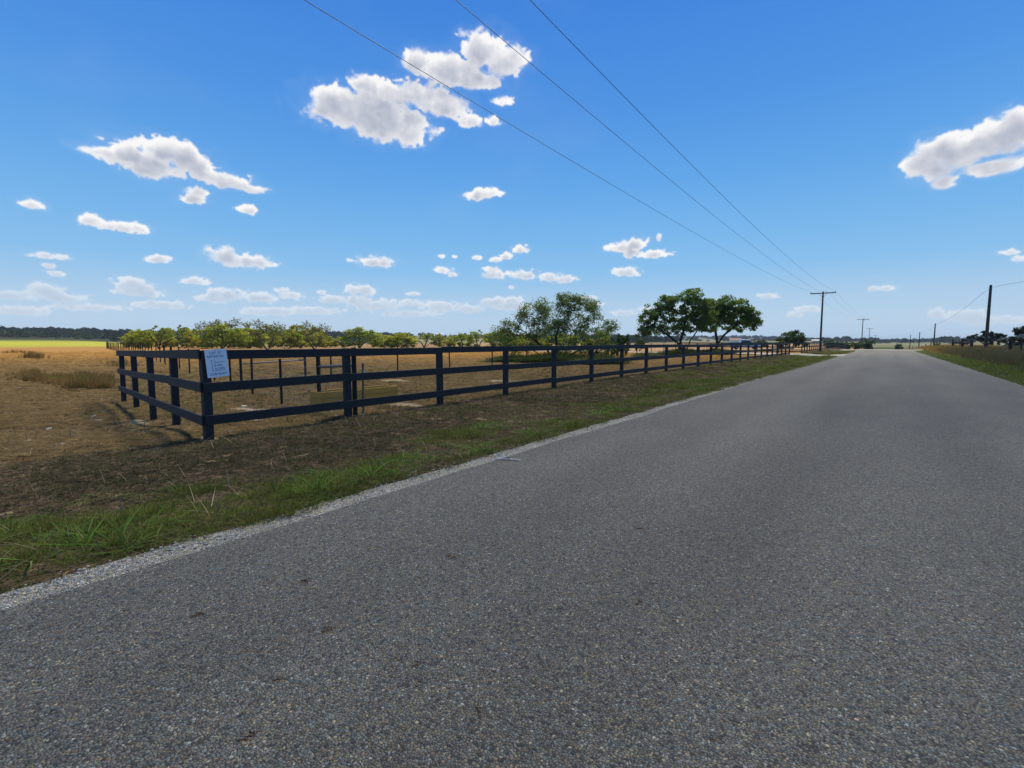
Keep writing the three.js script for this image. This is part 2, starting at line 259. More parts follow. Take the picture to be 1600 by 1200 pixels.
// ---------- road ----------
const [chipColor, chipBump] = (() => {
  const S = 2048, N = 460, cell = S / N, px = new Float32Array(N * N), py = new Float32Array(N * N), rad = new Float32Array(N * N), col = new Float32Array(N * N * 3), r = rng(11);
  for (let i = 0; i < N * N; i++) {
    px[i] = r(); py[i] = r(); rad[i] = 0.6 + r() * 0.8;
    const q = r(), k = 0.142 + 0.12 * r() + (r() < 0.13 ? 0.26 * r() : 0) - (r() < 0.25 ? 0.10 : 0);
    const tint = q < 0.5 ? [1.10, 1.02, 0.73] : q < 0.74 ? [1.28, 1.05, 0.56] : q < 0.79 ? [1.40, 0.95, 0.57] : q < 0.88 ? [0.95, 1.04, 0.88] : [1.10, 1.03, 0.72];
    for (let c = 0; c < 3; c++) col[i * 3 + c] = k * tint[c];
  }
  const A = new Uint8Array(S * S * 4), B = new Uint8Array(S * S * 4);
  for (let y = 0; y < S; y++) for (let x = 0; x < S; x++) {
    const u = x / cell, v = y / cell, ix = floor(u), iy = floor(v); let d1 = 9, d2 = 9, id = 0;
    for (let b = -1; b < 2; b++) for (let a = -1; a < 2; a++) {
      const k = ((iy + b + N) % N) * N + (ix + a + N) % N, d = hypot(ix + a + px[k] - u, iy + b + py[k] - v) / rad[k];
      if (d < d1) { d2 = d1; d1 = d; id = k; } else if (d < d2) d2 = d;
    }
    const e = smooth(0.03, 0.24, d2 - d1), o = (y * S + x) * 4, hgt = e * (1 - 0.35 * d1 * d1);
    for (let c = 0; c < 3; c++) A[o + c] = toS(mix([0.042, 0.037, 0.032][c], col[id * 3 + c], e));
    A[o + 3] = 255; B[o] = B[o + 1] = B[o + 2] = hgt * 255; B[o + 3] = 255;
  }
  return [dataTex(A, S, S, true), dataTex(B, S, S, false)];
})();
function strip(name, rows, mat, label) { // rows: [[x, y, z, colour], ...] each
  const m = new MB(), w = rows[0].length;
  for (const row of rows) for (const [x, y, z, c] of row) m.v(x, y, z, c || [1, 1, 1], x / 5, z / 5);
  for (let j = 0; j < rows.length - 1; j++) for (let i = 0; i < w - 1; i++) m.quad(j * w + i, j * w + i + 1, (j + 1) * w + i + 1, (j + 1) * w + i);
  return tag(put(name, m.geo(), mat, scene), label, null, null, 'structure');
}
const stations = (a, b, s0, grow) => { const o = [a]; let s = s0; while (o[o.length - 1] < b) { o.push(min(b, o[o.length - 1] + s)); if (o[o.length - 1] > 12) s *= grow; } return o; };
const leftEdge = (t) => -3.64 + (fbm(t * 0.9, 1.5, 3) - 0.5) * 0.16 - 0.10 * smooth(6, 30, t), rightEdge = (t) => 3.5 + (fbm(t * 0.9, 8.5, 3) - 0.5) * 0.12;
{
  const rows = [];
  for (const t of stations(-14, 260, 0.35, 1.025)) {
    const row = [], a = leftEdge(t), b = rightEdge(t);
    row.push([a - 0.012, roadY(t) - 0.03, -t]);
    for (let i = 0; i <= 44; i++) {
      const L = mix(a, b, i / 44), n = fbm(L * 1.3, t * 0.35, 4), n2 = fbm(L * 0.5 + 9, t * 0.09, 3), fine = fbm(L * 4, t * 2, 2);
      const track = exp(-pow((L + 2.35) / 0.42, 2)) + exp(-pow((L + 0.85) / 0.5, 2)) + exp(-pow((L - 0.95) / 0.42, 2)) + exp(-pow((L - 2.5) / 0.42, 2));
      const k = (0.86 + 0.34 * (n - 0.5) + 0.36 * (n2 - 0.5) + 0.15 * (fine - 0.5)) * (1 - 0.17 * track * (0.6 + 0.8 * fbm(L * 0.9 + 4, t * 0.05, 2)));
      row.push([L, roadY(t) + 0.008 + 0.03 * (1 - pow(L / 3.6, 2)) * 0.5, -t, [k * (1 + 0.08 * (n2 - 0.5)), k, k * (1 - 0.05 * (n2 - 0.5))]]);
    }
    row.push([b + 0.012, roadY(t) - 0.03, -t]);
    rows.push(row);
  }
  strip('road', rows, new THREE.MeshStandardMaterial({ map: chipColor, bumpMap: chipBump, bumpScale: 0.005, vertexColors: true, roughness: 0.82 }), 'straight grey chip sealed country road');
}
const gravelMat = new THREE.MeshStandardMaterial({ map: chipColor, bumpMap: chipBump, bumpScale: 0.008, vertexColors: true, roughness: 0.95 });
const pale = (k) => [2.35 * k, 2.33 * k, 2.4 * k];
{
  const left = [], right = [];
  for (const t of stations(-12, 110, 0.12, 1.02)) {
    const o = -3.87 + (fbm(t * 3.1, 4.5, 4) - 0.5) * 0.14 + (fbm(t * 0.6, 2.5, 2) - 0.5) * 0.08 - 0.06 * smooth(6, 20, t), n = fbm(t * 2, 3, 3), row = [[o - 0.03, -0.09, -t, pale(0.6)]];
    for (let i = 0; i <= 5; i++) { const L = mix(o, -3.4, i / 5); row.push([L, 0.003 + (fbm(L * 14, t * 9, 2) - 0.5) * 0.008, -t, pale(0.75 + 0.4 * fbm(L * 6, t * 3, 3) * (0.7 + n * 0.6))]); }
    left.push(row);
    const q = 3.58 + (fbm(t * 2.1, 14.5, 3) - 0.5) * 0.12;
    right.push([[3.3, 0.0, -t, pale(0.7)], [q, 0.0, -t, pale(0.6 + 0.4 * n)], [q + 0.03, -0.09, -t, pale(0.5)]]);
  }
  strip('gravel_edge', left, gravelMat, 'ragged strip of pale gravel along the left edge of the road');
  strip('gravel_edge', right, gravelMat, 'thin pale gravel line along the right edge of the road');
  const drive = [];
  for (let i = 0; i <= 60; i++) {
    const L = mix(-3.3, -60, i / 60), flare = exp((L + 3.3) / 1.6) * 1.6, a = 57.8 + (-L - 8) * 0.06 - flare * 1.3 + (fbm(L * 0.5, 3, 2) - 0.5) * 0.7, b = mix(65.8, 63, smooth(-8, -20, L)) + flare * 1.4 + (fbm(L * 0.5, 33, 2) - 0.5) * 0.7, row = [];
    for (let k = 0; k <= 6; k++) { const t = mix(a, b, k / 6); row.push([L, ground(L, -t) + (k === 0 || k === 6 ? -0.06 : 0.045) + 0.03 * smooth(-5, -3.4, L), -t, pale(0.9 + 0.3 * fbm(L * 0.7, t * 0.7, 3))]); }
    drive.push(row);
  }
  strip('driveway', drive, gravelMat, 'pale gravel driveway leaving the left side of the road between two fences');
  const cross = [];
  for (let i = 0; i <= 20; i++) { const L = mix(-6.4, 5, i / 20), row = []; for (let k = 0; k <= 8; k++) { const t = mix(100, 113, k / 8); row.push([L, roadY(t) + (abs(L) < 3.8 ? 0.034 : ground(L, -t) - roadY(t) + 0.04), -t, pale(0.62 + 0.3 * fbm(L, t * 0.3, 3))]); } cross.push(row); }
  strip('gravel_crossing', cross, gravelMat, 'band of pale gravel across the far end of the visible road');
}
{ // sprayed paint mark on the road edge: two thin strokes, worn through to the stones
  const m = new MB(), r = rng(3);
  const stroke = (a, b, w) => { for (let i = 0; i < 30; i++) { const t = i / 46 + r() * 0.02, x = mix(a[0], b[0], t), z = -mix(a[1], b[1], t); for (let k = 0; k < 3; k++) { const s = 0.004 + r() * 0.008, px = x + (r() - 0.5) * w, pz = z + (r() - 0.5) * w, A = r() * 6, y = 0.0285 + (px < -3.62 ? -0.014 : 0); const q = []; for (let j = 0; j < 5; j++) q.push(m.v(px + s * cos(A + j * 1.256) * (0.7 + r() * 0.6), y, pz + s * sin(A + j * 1.256) * (0.7 + r() * 0.6))); m.tri(q[0], q[2], q[1]); m.tri(q[0], q[3], q[2]); m.tri(q[0], q[4], q[3]); } } };
  stroke([-3.66, 4.45], [-3.22, 4.62], 0.022); stroke([-3.66, 4.42], [-3.58, 4.75], 0.02);
  tag(put('paint_mark', m.geo(), std([0.5, 0.55, 0.62], 0.9), scene), 'faint white sprayed paint strokes on the road edge near the middle of the left verge', 'paint mark');
}

// ---------- black board fences ----------
const boardTex = canvasTex(512, 512, (g, w) => {
  const r = rng(21); g.fillStyle = 'rgb(200,200,204)'; g.fillRect(0, 0, w, w);
  for (let i = 0; i < 900; i++) { const k = floor(120 + r() * 135), y = r() * w; g.strokeStyle = `rgba(${k},${k},${k},0.25)`; g.lineWidth = 0.5 + r() * 2.5; g.beginPath(); g.moveTo(0, y); g.bezierCurveTo(w * 0.3, y + r() * 9 - 4, w * 0.6, y + r() * 9 - 4, w, y); g.stroke(); }
  for (let i = 0; i < 200; i++) { const k = r() < 0.5 ? 255 : 60; g.fillStyle = `rgba(${k},${k},${k},0.2)`; g.fillRect(r() * w, r() * w, 2 + r() * 26, 1 + r() * 3); }
});
const blackBoard = new THREE.MeshStandardMaterial({ color: new THREE.Color().setRGB(0.021, 0.024, 0.031), map: boardTex, bumpMap: boardTex, bumpScale: 0.002, roughness: 0.72 });
const postGeo = new RoundedBoxGeometry(0.115, 1, 0.115, 1, 0.008).translate(0, 0.5, 0), railGeo = new RoundedBoxGeometry(1, 0.142, 0.03, 1, 0.005);
function boardFence(label, runs, seed) { // runs: lists of [L, t, top]; rails on the outer side
  const f = thing('board_fence', label, 'fence'), r = rng(seed);
  runs.forEach(({ pts, out }, run) => {
    pts.forEach(([L, t, top], i) => {
      if (run && !i) return;                                   // the corner post is shared
      const g = ground(L, -t) - 0.25, p = put('post', postGeo, blackBoard, f);
      p.position.set(L, g, -t); p.scale.set(1, top - g - 0.004 - r() * 0.015, 1); p.rotation.set((r() - 0.5) * 0.024, out + (r() - 0.5) * 0.09, (r() - 0.5) * 0.024);
    });
    [0.071, 0.548, 1.038].forEach((down, row) => {
      for (let i = 0; i < pts.length - 1;) {
        const n = i === 0 && row === 1 ? 1 : min(2, pts.length - 1 - i), a = pts[i], b = pts[i + n], ex0 = i === 0 ? (run ? 0.058 : 0.062) : -0.002, ex1 = i + n === pts.length - 1 ? 0.09 : -0.002;
        const L = hypot(b[0] - a[0], b[1] - a[1]), dx = (b[0] - a[0]) / L, dt = (b[1] - a[1]) / L, j = () => (r() - 0.5) * 0.032, ya = a[2] - down + j(), yb = b[2] - down + j();
        const m = put('rail', railGeo, blackBoard, f), len = hypot(L + ex0 + ex1, yb - ya), off = 0.0745 + (run ? 0.0 : 0);
        m.position.set((a[0] - dx * ex0 + b[0] + dx * ex1) / 2 + sin(out) * off, (ya + yb) / 2, -(a[1] - dt * ex0 + b[1] + dt * ex1) / 2 + cos(out) * off);
        m.rotation.set(0, atan2(dt, dx), atan2(yb - ya, L), 'YXZ'); m.scale.set(len, 1, 1);
        i += n;
      }
    });
  });
  return f;
}
const FL = -7.95, d76 = 7.6 * RAD, along = (t) => [FL, t, 1.305 - 0.004 * sin(t)];
{
  const main = []; for (let i = 0; i <= 23; i++) main.push(along(2.93 + i * 2.383));
  const side = [[FL, 2.93, 1.305]]; for (const s of [2.22, 4.5, 6.74, 8.95]) side.push([FL - s * cos(d76), 2.93 + s * sin(d76), 1.305 - 0.135 * smooth(0, 9, s)]);
  boardFence('black three rail board fence round the near corner, beside the road verge', [{ pts: main, out: PI / 2 }, { pts: side, out: -d76 }], 31);
  const on = [], back = [];
  for (let i = 0; i <= 40; i++) { const t = 67.2 + i * 2.44; on.push([FL, t, 1.33 + ground(FL, -t) - 0.03]); }
  for (let i = 0; i <= 6; i++) { const L = FL - i * 2.44; back.push([L, 67.2, 1.33]); }
  boardFence('black three rail board fence beyond the driveway, running on behind the utility pole', [{ pts: on, out: PI / 2 }, { pts: back, out: 0 }], 32);
}
{ // hand-lettered notice on the corner post
  const tex = canvasTex(720, 984, (g, w, h) => {
    g.fillStyle = 'rgb(233,236,240)'; g.fillRect(0, 0, w, h); g.strokeStyle = g.fillStyle = 'rgb(38,62,150)'; g.lineCap = 'round'; g.lineJoin = 'round';
    const write = (s, x, y, px, sq = 1) => { g.save(); g.translate(x, y); g.scale(sq, 1); g.font = `bold ${px}px sans-serif`; const r = rng(s.length * 9 + px); let q = 0; for (const ch of s) { g.save(); g.translate(q, (r() - 0.5) * 12); g.rotate((r() - 0.5) * 0.16); g.fillText(ch, 0, 0); g.restore(); q += g.measureText(ch).width * 1.06; } g.restore(); };
    write('LOT 12', 150, 165, 118, 0.95); write('RESTRICTED', 62, 285, 104, 0.86);
    g.lineWidth = 15; g.beginPath(); g.moveTo(190, 360); g.lineTo(196, 760); g.lineTo(620, 748); g.stroke(); g.beginPath(); g.moveTo(290, 350); g.lineTo(286, 470); g.lineTo(600, 452); g.stroke();
    write('6 416', 260, 600, 100, 1); write('ACRES', 260, 715, 100, 1.05); write('CONTRACT', 80, 915, 118, 0.88);
  });
  const paper = std([0.8, 0.82, 0.84], 0.7), front = new THREE.MeshStandardMaterial({ map: tex, roughness: 0.6 });
  const s = thing('notice_board', 'white hand lettered notice hanging on the corner post of the black fence', 'sign', FL + 0.11, 1.105, -3.055, PI / 2);
  s.rotation.set(0, PI / 2, 4.2 * RAD, 'YXZ');
  const b = new THREE.Mesh(new THREE.BoxGeometry(0.3, 0.41, 0.004), [paper, paper, paper, paper, front, paper]); b.name = 'board'; s.add(b);
  const nail = put('nail', new THREE.CylinderGeometry(0.006, 0.006, 0.02, 8).rotateX(PI / 2).translate(0, 0.212, 0.002), std([0.7, 0.7, 0.68], 0.4, { metalness: 0.7 }), s);
}

// ---------- wire fences inside the lot ----------
const steel = std([0.012, 0.012, 0.012], 0.85), wireMat = std([0.22, 0.21, 0.2], 0.6, { metalness: 0.5 }), rust = std([0.06, 0.04, 0.03], 0.8);
const tPost = (() => { const m = new MB(); m.box(-0.032, 0.032, 0, 1, -0.006, 0.006); m.box(-0.006, 0.006, 0, 1, 0.007, 0.048); return m.geo(); })();
function wireFence(label, posts, thick, bars, heights, meshTo) {
  const f = thing('wire_fence', label, 'fence'), r = rng(posts.length);
  for (const [L, t, h] of posts) { const p = put('post', tPost, steel, f), g = ground(L, -t) - 0.2; p.position.set(L, g, -t); p.scale.set(1, h + 0.2, 1); p.rotation.set((r() - 0.5) * 0.05, r() * 0.4 - 0.2 + 0.8, (r() - 0.5) * 0.05); }
  for (const [L, t, h] of thick) { const p = put('brace_post', new THREE.CylinderGeometry(0.045, 0.045, h + 0.3, 10).translate(0, (h + 0.3) / 2, 0), steel, f); p.position.set(L, ground(L, -t) - 0.3, -t); }
  for (const [a, b, h] of bars) { const m = new MB(), ya = ground(a[0], -a[1]) + h, yb = ground(b[0], -b[1]) + h; m.tube([a[0], ya, -a[1]], [b[0], yb, -b[1]], 0.027, 0.027, 8); put('brace_bar', m.geo(), std([0.10, 0.10, 0.10], 0.45, { metalness: 0.4 }), f); }
  const all = [...posts, ...thick].sort((a, b) => hypot(a[0] - posts[0][0], a[1] - posts[0][1]) - hypot(b[0] - posts[0][0], b[1] - posts[0][1]));
  for (const h of heights) { const m = new MB(); for (let i = 0; i < all.length - 1; i++) { const a = all[i], b = all[i + 1]; m.tube([a[0], ground(a[0], -a[1]) + h, -a[1]], [b[0], ground(b[0], -b[1]) + h, -b[1]], 0.0022, 0.0022, 3); } put('wire', m.geo(), wireMat, f); }
  if (meshTo) { const [a, b] = meshTo, m = new MB(), n = floor(hypot(b[0] - a[0], b[1] - a[1]) / 0.15); for (let i = 0; i < n; i++) { const L = mix(a[0], b[0], i / n), t = mix(a[1], b[1], i / n), g = ground(L, -t); m.tube([L, g + heights[0], -t], [L, g + heights[heights.length - 1], -t], 0.0013, 0.0013, 3); } tag(put('wire_stays', m.geo(), wireMat, f), null, null, null, 'stuff'); }
  return f;
}
{
  const f1 = (L) => 5.56 + (-8.05 - L) * 0.195, cols = (px, a, b) => { const k = (px - 800) / 763, A = cos(YAW) + k * sin(YAW), B = sin(YAW) - k * cos(YAW); return -B * a / (A + B * b); }, p1 = [];
  for (const px of [436.5, 391, 357, 332, 310, 293.5, 278, 267, 256]) { const L = cols(px, 5.56 - 8.05 * 0.195, -0.195); p1.push([L, f1(L), 1.22]); }
  for (let L = -33.5; L > -124; L -= 2.35) p1.push([L, f1(L), 1.25]);
  const th1 = [[-8.1, f1(-8.1), 1.33], [-9.95, f1(-9.95), 1.3], [-124.6, f1(-124.6), 1.6], [-119, f1(-119), 1.5]];
  wireFence('dark steel post wire fence running from the board fence back to the far left', p1, th1, [[[-8.1, f1(-8.1)], [-9.95, f1(-9.95)], 0.98]], [0.1, 0.25, 0.4, 0.55, 0.72, 0.9, 1.1], [[-8.1, f1(-8.1)], [-16, f1(-16)]]);
  const p2 = []; for (let i = 0; i < 14; i++) p2.push([-18.1, 11.35 + i * 3.45, 1.25]);
  wireFence('dark steel post wire fence along the back of the lot, parallel to the road', p2, [[-17.95, 7.75, 1.25], [-18.05, 10.2, 1.25]], [[[-17.95, 7.75], [-18.05, 10.2], 0.86]], [0.12, 0.35, 0.6, 0.85, 1.1]);
}
{ // wooden stake with ribbon
  const s = thing('survey_stake', 'thin weathered wooden stake with a scrap of white ribbon behind the black fence', 'stake', -8.06, ground(-8.06, -5.72) - 0.1, -5.72, 0.4);
  const st = put('stake', new RoundedBoxGeometry(0.035, 1.12, 0.022, 1, 0.003).translate(0, 0.56, 0), std([0.16, 0.125, 0.105], 0.9), s); s.rotation.z = -0.02;
  put('painted_top', new RoundedBoxGeometry(0.038, 0.1, 0.025, 1, 0.003).translate(0, 1.075, 0), std([0.22, 0.08, 0.09], 0.8), s);
  const m = new MB(), q = [[0.016, 0.99, 0.014], [0.05, 0.985, 0.03], [0.085, 0.95, 0.025], [0.12, 0.955, 0.04]]; let last; for (const [x, y, z] of q) { const k = [m.v(x, y, z), m.v(x, y - 0.028, z + 0.004)]; if (last) m.quad(last[0], last[1], k[1], k[0]); last = k; } put('ribbon', m.geo(), std([0.8, 0.8, 0.82], 0.7, { side: THREE.DoubleSide }), s);
}
{ // long open box of planks
  const woodTex = canvasTex(512, 256, (g, w, h) => { const r = rng(8); g.fillStyle = 'rgb(205,180,130)'; g.fillRect(0, 0, w, h); for (let i = 0; i < 420; i++) { const y = r() * h, k = floor(90 + r() * 120); g.strokeStyle = `rgba(${k + 20},${k},${floor(k * 0.62)},0.22)`; g.lineWidth = 0.6 + r() * 2; g.beginPath(); g.moveTo(0, y); g.bezierCurveTo(w * 0.3, y + r() * 10 - 5, w * 0.7, y + r() * 10 - 5, w, y); g.stroke(); } for (let i = 0; i < 9; i++) { g.fillStyle = 'rgba(60,38,18,0.8)'; g.beginPath(); g.ellipse(r() * w, r() * h, 3 + r() * 3, 4 + r() * 3, 0, 0, 7); g.fill(); } });
  const wood = new THREE.MeshStandardMaterial({ color: new THREE.Color().setRGB(1.0, 0.74, 0.32), map: woodTex, roughness: 0.85 });
  const len = 2.05, wid = 0.42, x = -9.8, z = -6.78, b = thing('plank_box', 'long open box of raw planks lying in the lot behind the wire fence', 'wooden box', x, ground(x, z) - 0.03, z, PI / 2 - 0.03);
  for (const s of [-1, 1]) for (let k = 0; k < 3; k++) put('plank', new RoundedBoxGeometry(len, 0.142, 0.04, 1, 0.004), wood, b).position.set(0, 0.075 + k * 0.147, s * wid / 2 + 0.003 * k);
  for (const s of [-1, 1]) for (let k = 0; k < 3; k++) put('end_board', new RoundedBoxGeometry(0.03, 0.14, wid - 0.036, 1, 0.004), wood, b).position.set(s * (len / 2 - 0.018), 0.075 + k * 0.147, 0);
}

// ---------- utility poles and wires ----------
const poleWood = std([0.06, 0.048, 0.04], 0.9), dark = std([0.03, 0.03, 0.035], 0.6), cable = std([0.035, 0.04, 0.05], 0.5);
function utilityPole(label, x, z, top, arm, r = 0.14) {
  const g = ground(x, z) - 0.6, h = top - g, p = thing('utility_pole', label, 'utility pole', x, g, z);
  put('pole', new THREE.CylinderGeometry(r * 0.68, r, h, 12).translate(0, h / 2, 0), poleWood, p);
  if (arm) {
    put('crossarm', new RoundedBoxGeometry(arm, 0.13, 0.1, 1, 0.01).translate(0, h - 0.22, 0.13), poleWood, p);
    for (const s of [-1, 1]) { const m = new MB(); m.tube([s * 0.02, h - 0.82, 0.12], [s * 0.5, h - 0.285, 0.19], 0.02, 0.02, 5); put('arm_brace', m.geo(), dark, p); }
    const ins = new THREE.LatheGeometry([[0.012, 0], [0.012, 0.05], [0.05, 0.06], [0.035, 0.09], [0.052, 0.1], [0.03, 0.15], [0.0, 0.16]].map(([a, b]) => new THREE.Vector2(a, b)), 10);
    for (const q of [-arm / 2 + 0.09, 0.36, arm / 2 - 0.09]) put('insulator', ins, dark, p).position.set(q, h - 0.16, 0.13);
  } else put('pole_cap', new THREE.CylinderGeometry(r * 0.45, r * 0.72, 0.05, 12).translate(0, h + 0.02, 0), dark, p);
  return p;
}
function wire(label, pts, rad, group) { // smooth curve through the points
  const c = new THREE.CatmullRomCurve3(pts.map((q) => new THREE.Vector3(...q)));
  return tag(put('power_line', new THREE.TubeGeometry(c, pts.length * 6, rad, 5), cable, scene), label, 'power line', group);
}
{
  const P1 = [-7.27, -79.9], P = [P1, spot(1346.5, 150), spot(1357.8, 255), spot(1367.5, 430)], tops = [8.3, 8.45, 8.45, 7.2];
  utilityPole('tall dark wooden utility pole with a wide crossarm beside the far driveway', ...P1, 8.3, 3.0);
  utilityPole('second crossarm utility pole from the driveway, above the bushes left of the road', ...P[1], tops[1], 3.0);
  utilityPole('third crossarm utility pole from the driveway, left of the road', ...P[2], tops[2], 3.0);
  utilityPole('farthest tiny crossarm utility pole left of the road', ...P[3], tops[3], 3.0);
  const arc = (L, q) => { const [[a, ya], [b, yb], [c, yc]] = q, f = (t) => ya * (t - b) * (t - c) / ((a - b) * (a - c)) + yb * (t - a) * (t - c) / ((b - a) * (b - c)) + yc * (t - a) * (t - b) / ((c - a) * (c - b)), o = []; for (let t = -32; t <= 79.9; t += 111.9 / 28) o.push([L, f(t), -t]); return o; };
  const span = (k, off) => { const a = P[k], b = P[k + 1], o = []; for (let i = 1; i <= 6; i++) { const u = i / 6; o.push([mix(a[0], b[0], u) + off, mix(tops[k], tops[k + 1], u) - 0.02 - 3.2 * u * (1 - u), mix(a[1], b[1], u)]); } return o; };
  wire('lowest of the three power lines crossing the sky, on the left crossarm end', [...arc(-8.68, [[5.1, 7.58], [27.8, 7.38], [79.9, 8.27]]), ...span(0, -1.4), ...span(1, -1.4)], 0.0075);
  wire('middle of the three power lines crossing the sky', [...arc(-7.5, [[7.9, 8.52], [23.8, 8.06], [79.9, 8.27]]).slice(0, -1), [-6.91, 8.27, -79.8], ...span(0, 0.36), ...span(1, 0.36)], 0.0075);
  wire('highest of the three power lines crossing the sky, on the right crossarm end', [...arc(-5.9, [[8.3, 8.1], [20, 7.72], [79.9, 8.27]]), ...span(0, 1.4), ...span(1, 1.4)], 0.0075);
  const Q = [[1541, 53, 7.47], [1459.5, 110, 5.46], [1436.3, 160, 4.57], [1422.3, 218, 4.56]].map(([px, d, top]) => [...spot(px, d), top]);
  ['tall bare wooden pole rising from the tall grass right of the road', 'second bare wooden pole right of the road, beyond the tall one', 'third bare wooden pole right of the road', 'fourth and farthest bare wooden pole right of the road'].forEach((l, i) => utilityPole(l, Q[i][0], Q[i][1], Q[i][2], 0, i ? 0.15 : 0.17));
  const line = []; const near = spot(1680, 30); line.push([near[0], 5.9, near[1]]);
  { const m = spot(1600, 41.5); line.push([m[0], 6.55, m[1]]); }
  for (let k = 0; k < 4; k++) { line.push([Q[k][0], Q[k][2] - 0.35, Q[k][1]]); if (k < 3) for (const u of [0.25, 0.5, 0.75]) line.push([mix(Q[k][0], Q[k + 1][0], u), mix(Q[k][2], Q[k + 1][2], u) - 0.35 - 1.6 * u * (1 - u), mix(Q[k][1], Q[k + 1][1], u)]); }
  wire('thin power line on the bare poles right of the road', line, 0.013);
}

// ---------- right-hand pasture fence ----------
{
  const f = thing('barbed_wire_fence', 'old barbed wire fence with dark wooden posts in the tall grass right of the road', 'fence'), r = rng(61), post = std([0.035, 0.028, 0.024], 0.95), geo = new THREE.CylinderGeometry(0.085, 0.095, 1, 8).translate(0, 0.5, 0), FX = 7.9;
  const at = []; for (const [px, h, w] of [[1597, 1.15, 0.5], [1580, 1.45, 1.3], [1518, 1.5, 1.6], [1504, 1.45, 1.6], [1489.5, 1.5, 1.7], [1464.5, 1.4, 1], [1455, 1.4, 1], [1447, 1.4, 0.8], [1440.5, 1.4, 0.9], [1433, 1.5, 0.8], [1427, 1.5, 0.8], [1421, 1.5, 0.8]]) {
    const k = (px - 800) / 763, z = FX / (k * cos(YAW) - sin(YAW)), [x, zz] = spot(px, z), p = put('post', geo, post, f), g = ground(x, zz) - 0.2;
    p.position.set(x, g, zz); p.scale.set(w, h + 0.2, w); p.rotation.set((r() - 0.5) * 0.1, 0, (r() - 0.5) * 0.1); at.push([x, zz, h]);
  }
  for (const h of [0.45, 0.8, 1.12]) { const m = new MB(), start = [FX, 12]; let a = [FX, ground(FX, -12) + h, -12]; for (const [x, z] of at) { const b = [x, ground(x, z) + h, z]; m.tube(a, b, 0.004, 0.004, 3); a = b; } put('wire', m.geo(), rust, f); }
  const m = new MB(), [a, b] = [at[2], at[4]]; m.tube([a[0], ground(a[0], a[1]) + 1.2, a[1]], [b[0], ground(b[0], b[1]) + 1.2, b[1]], 0.06, 0.06, 7); put('brace_rail', m.geo(), post, f);
}

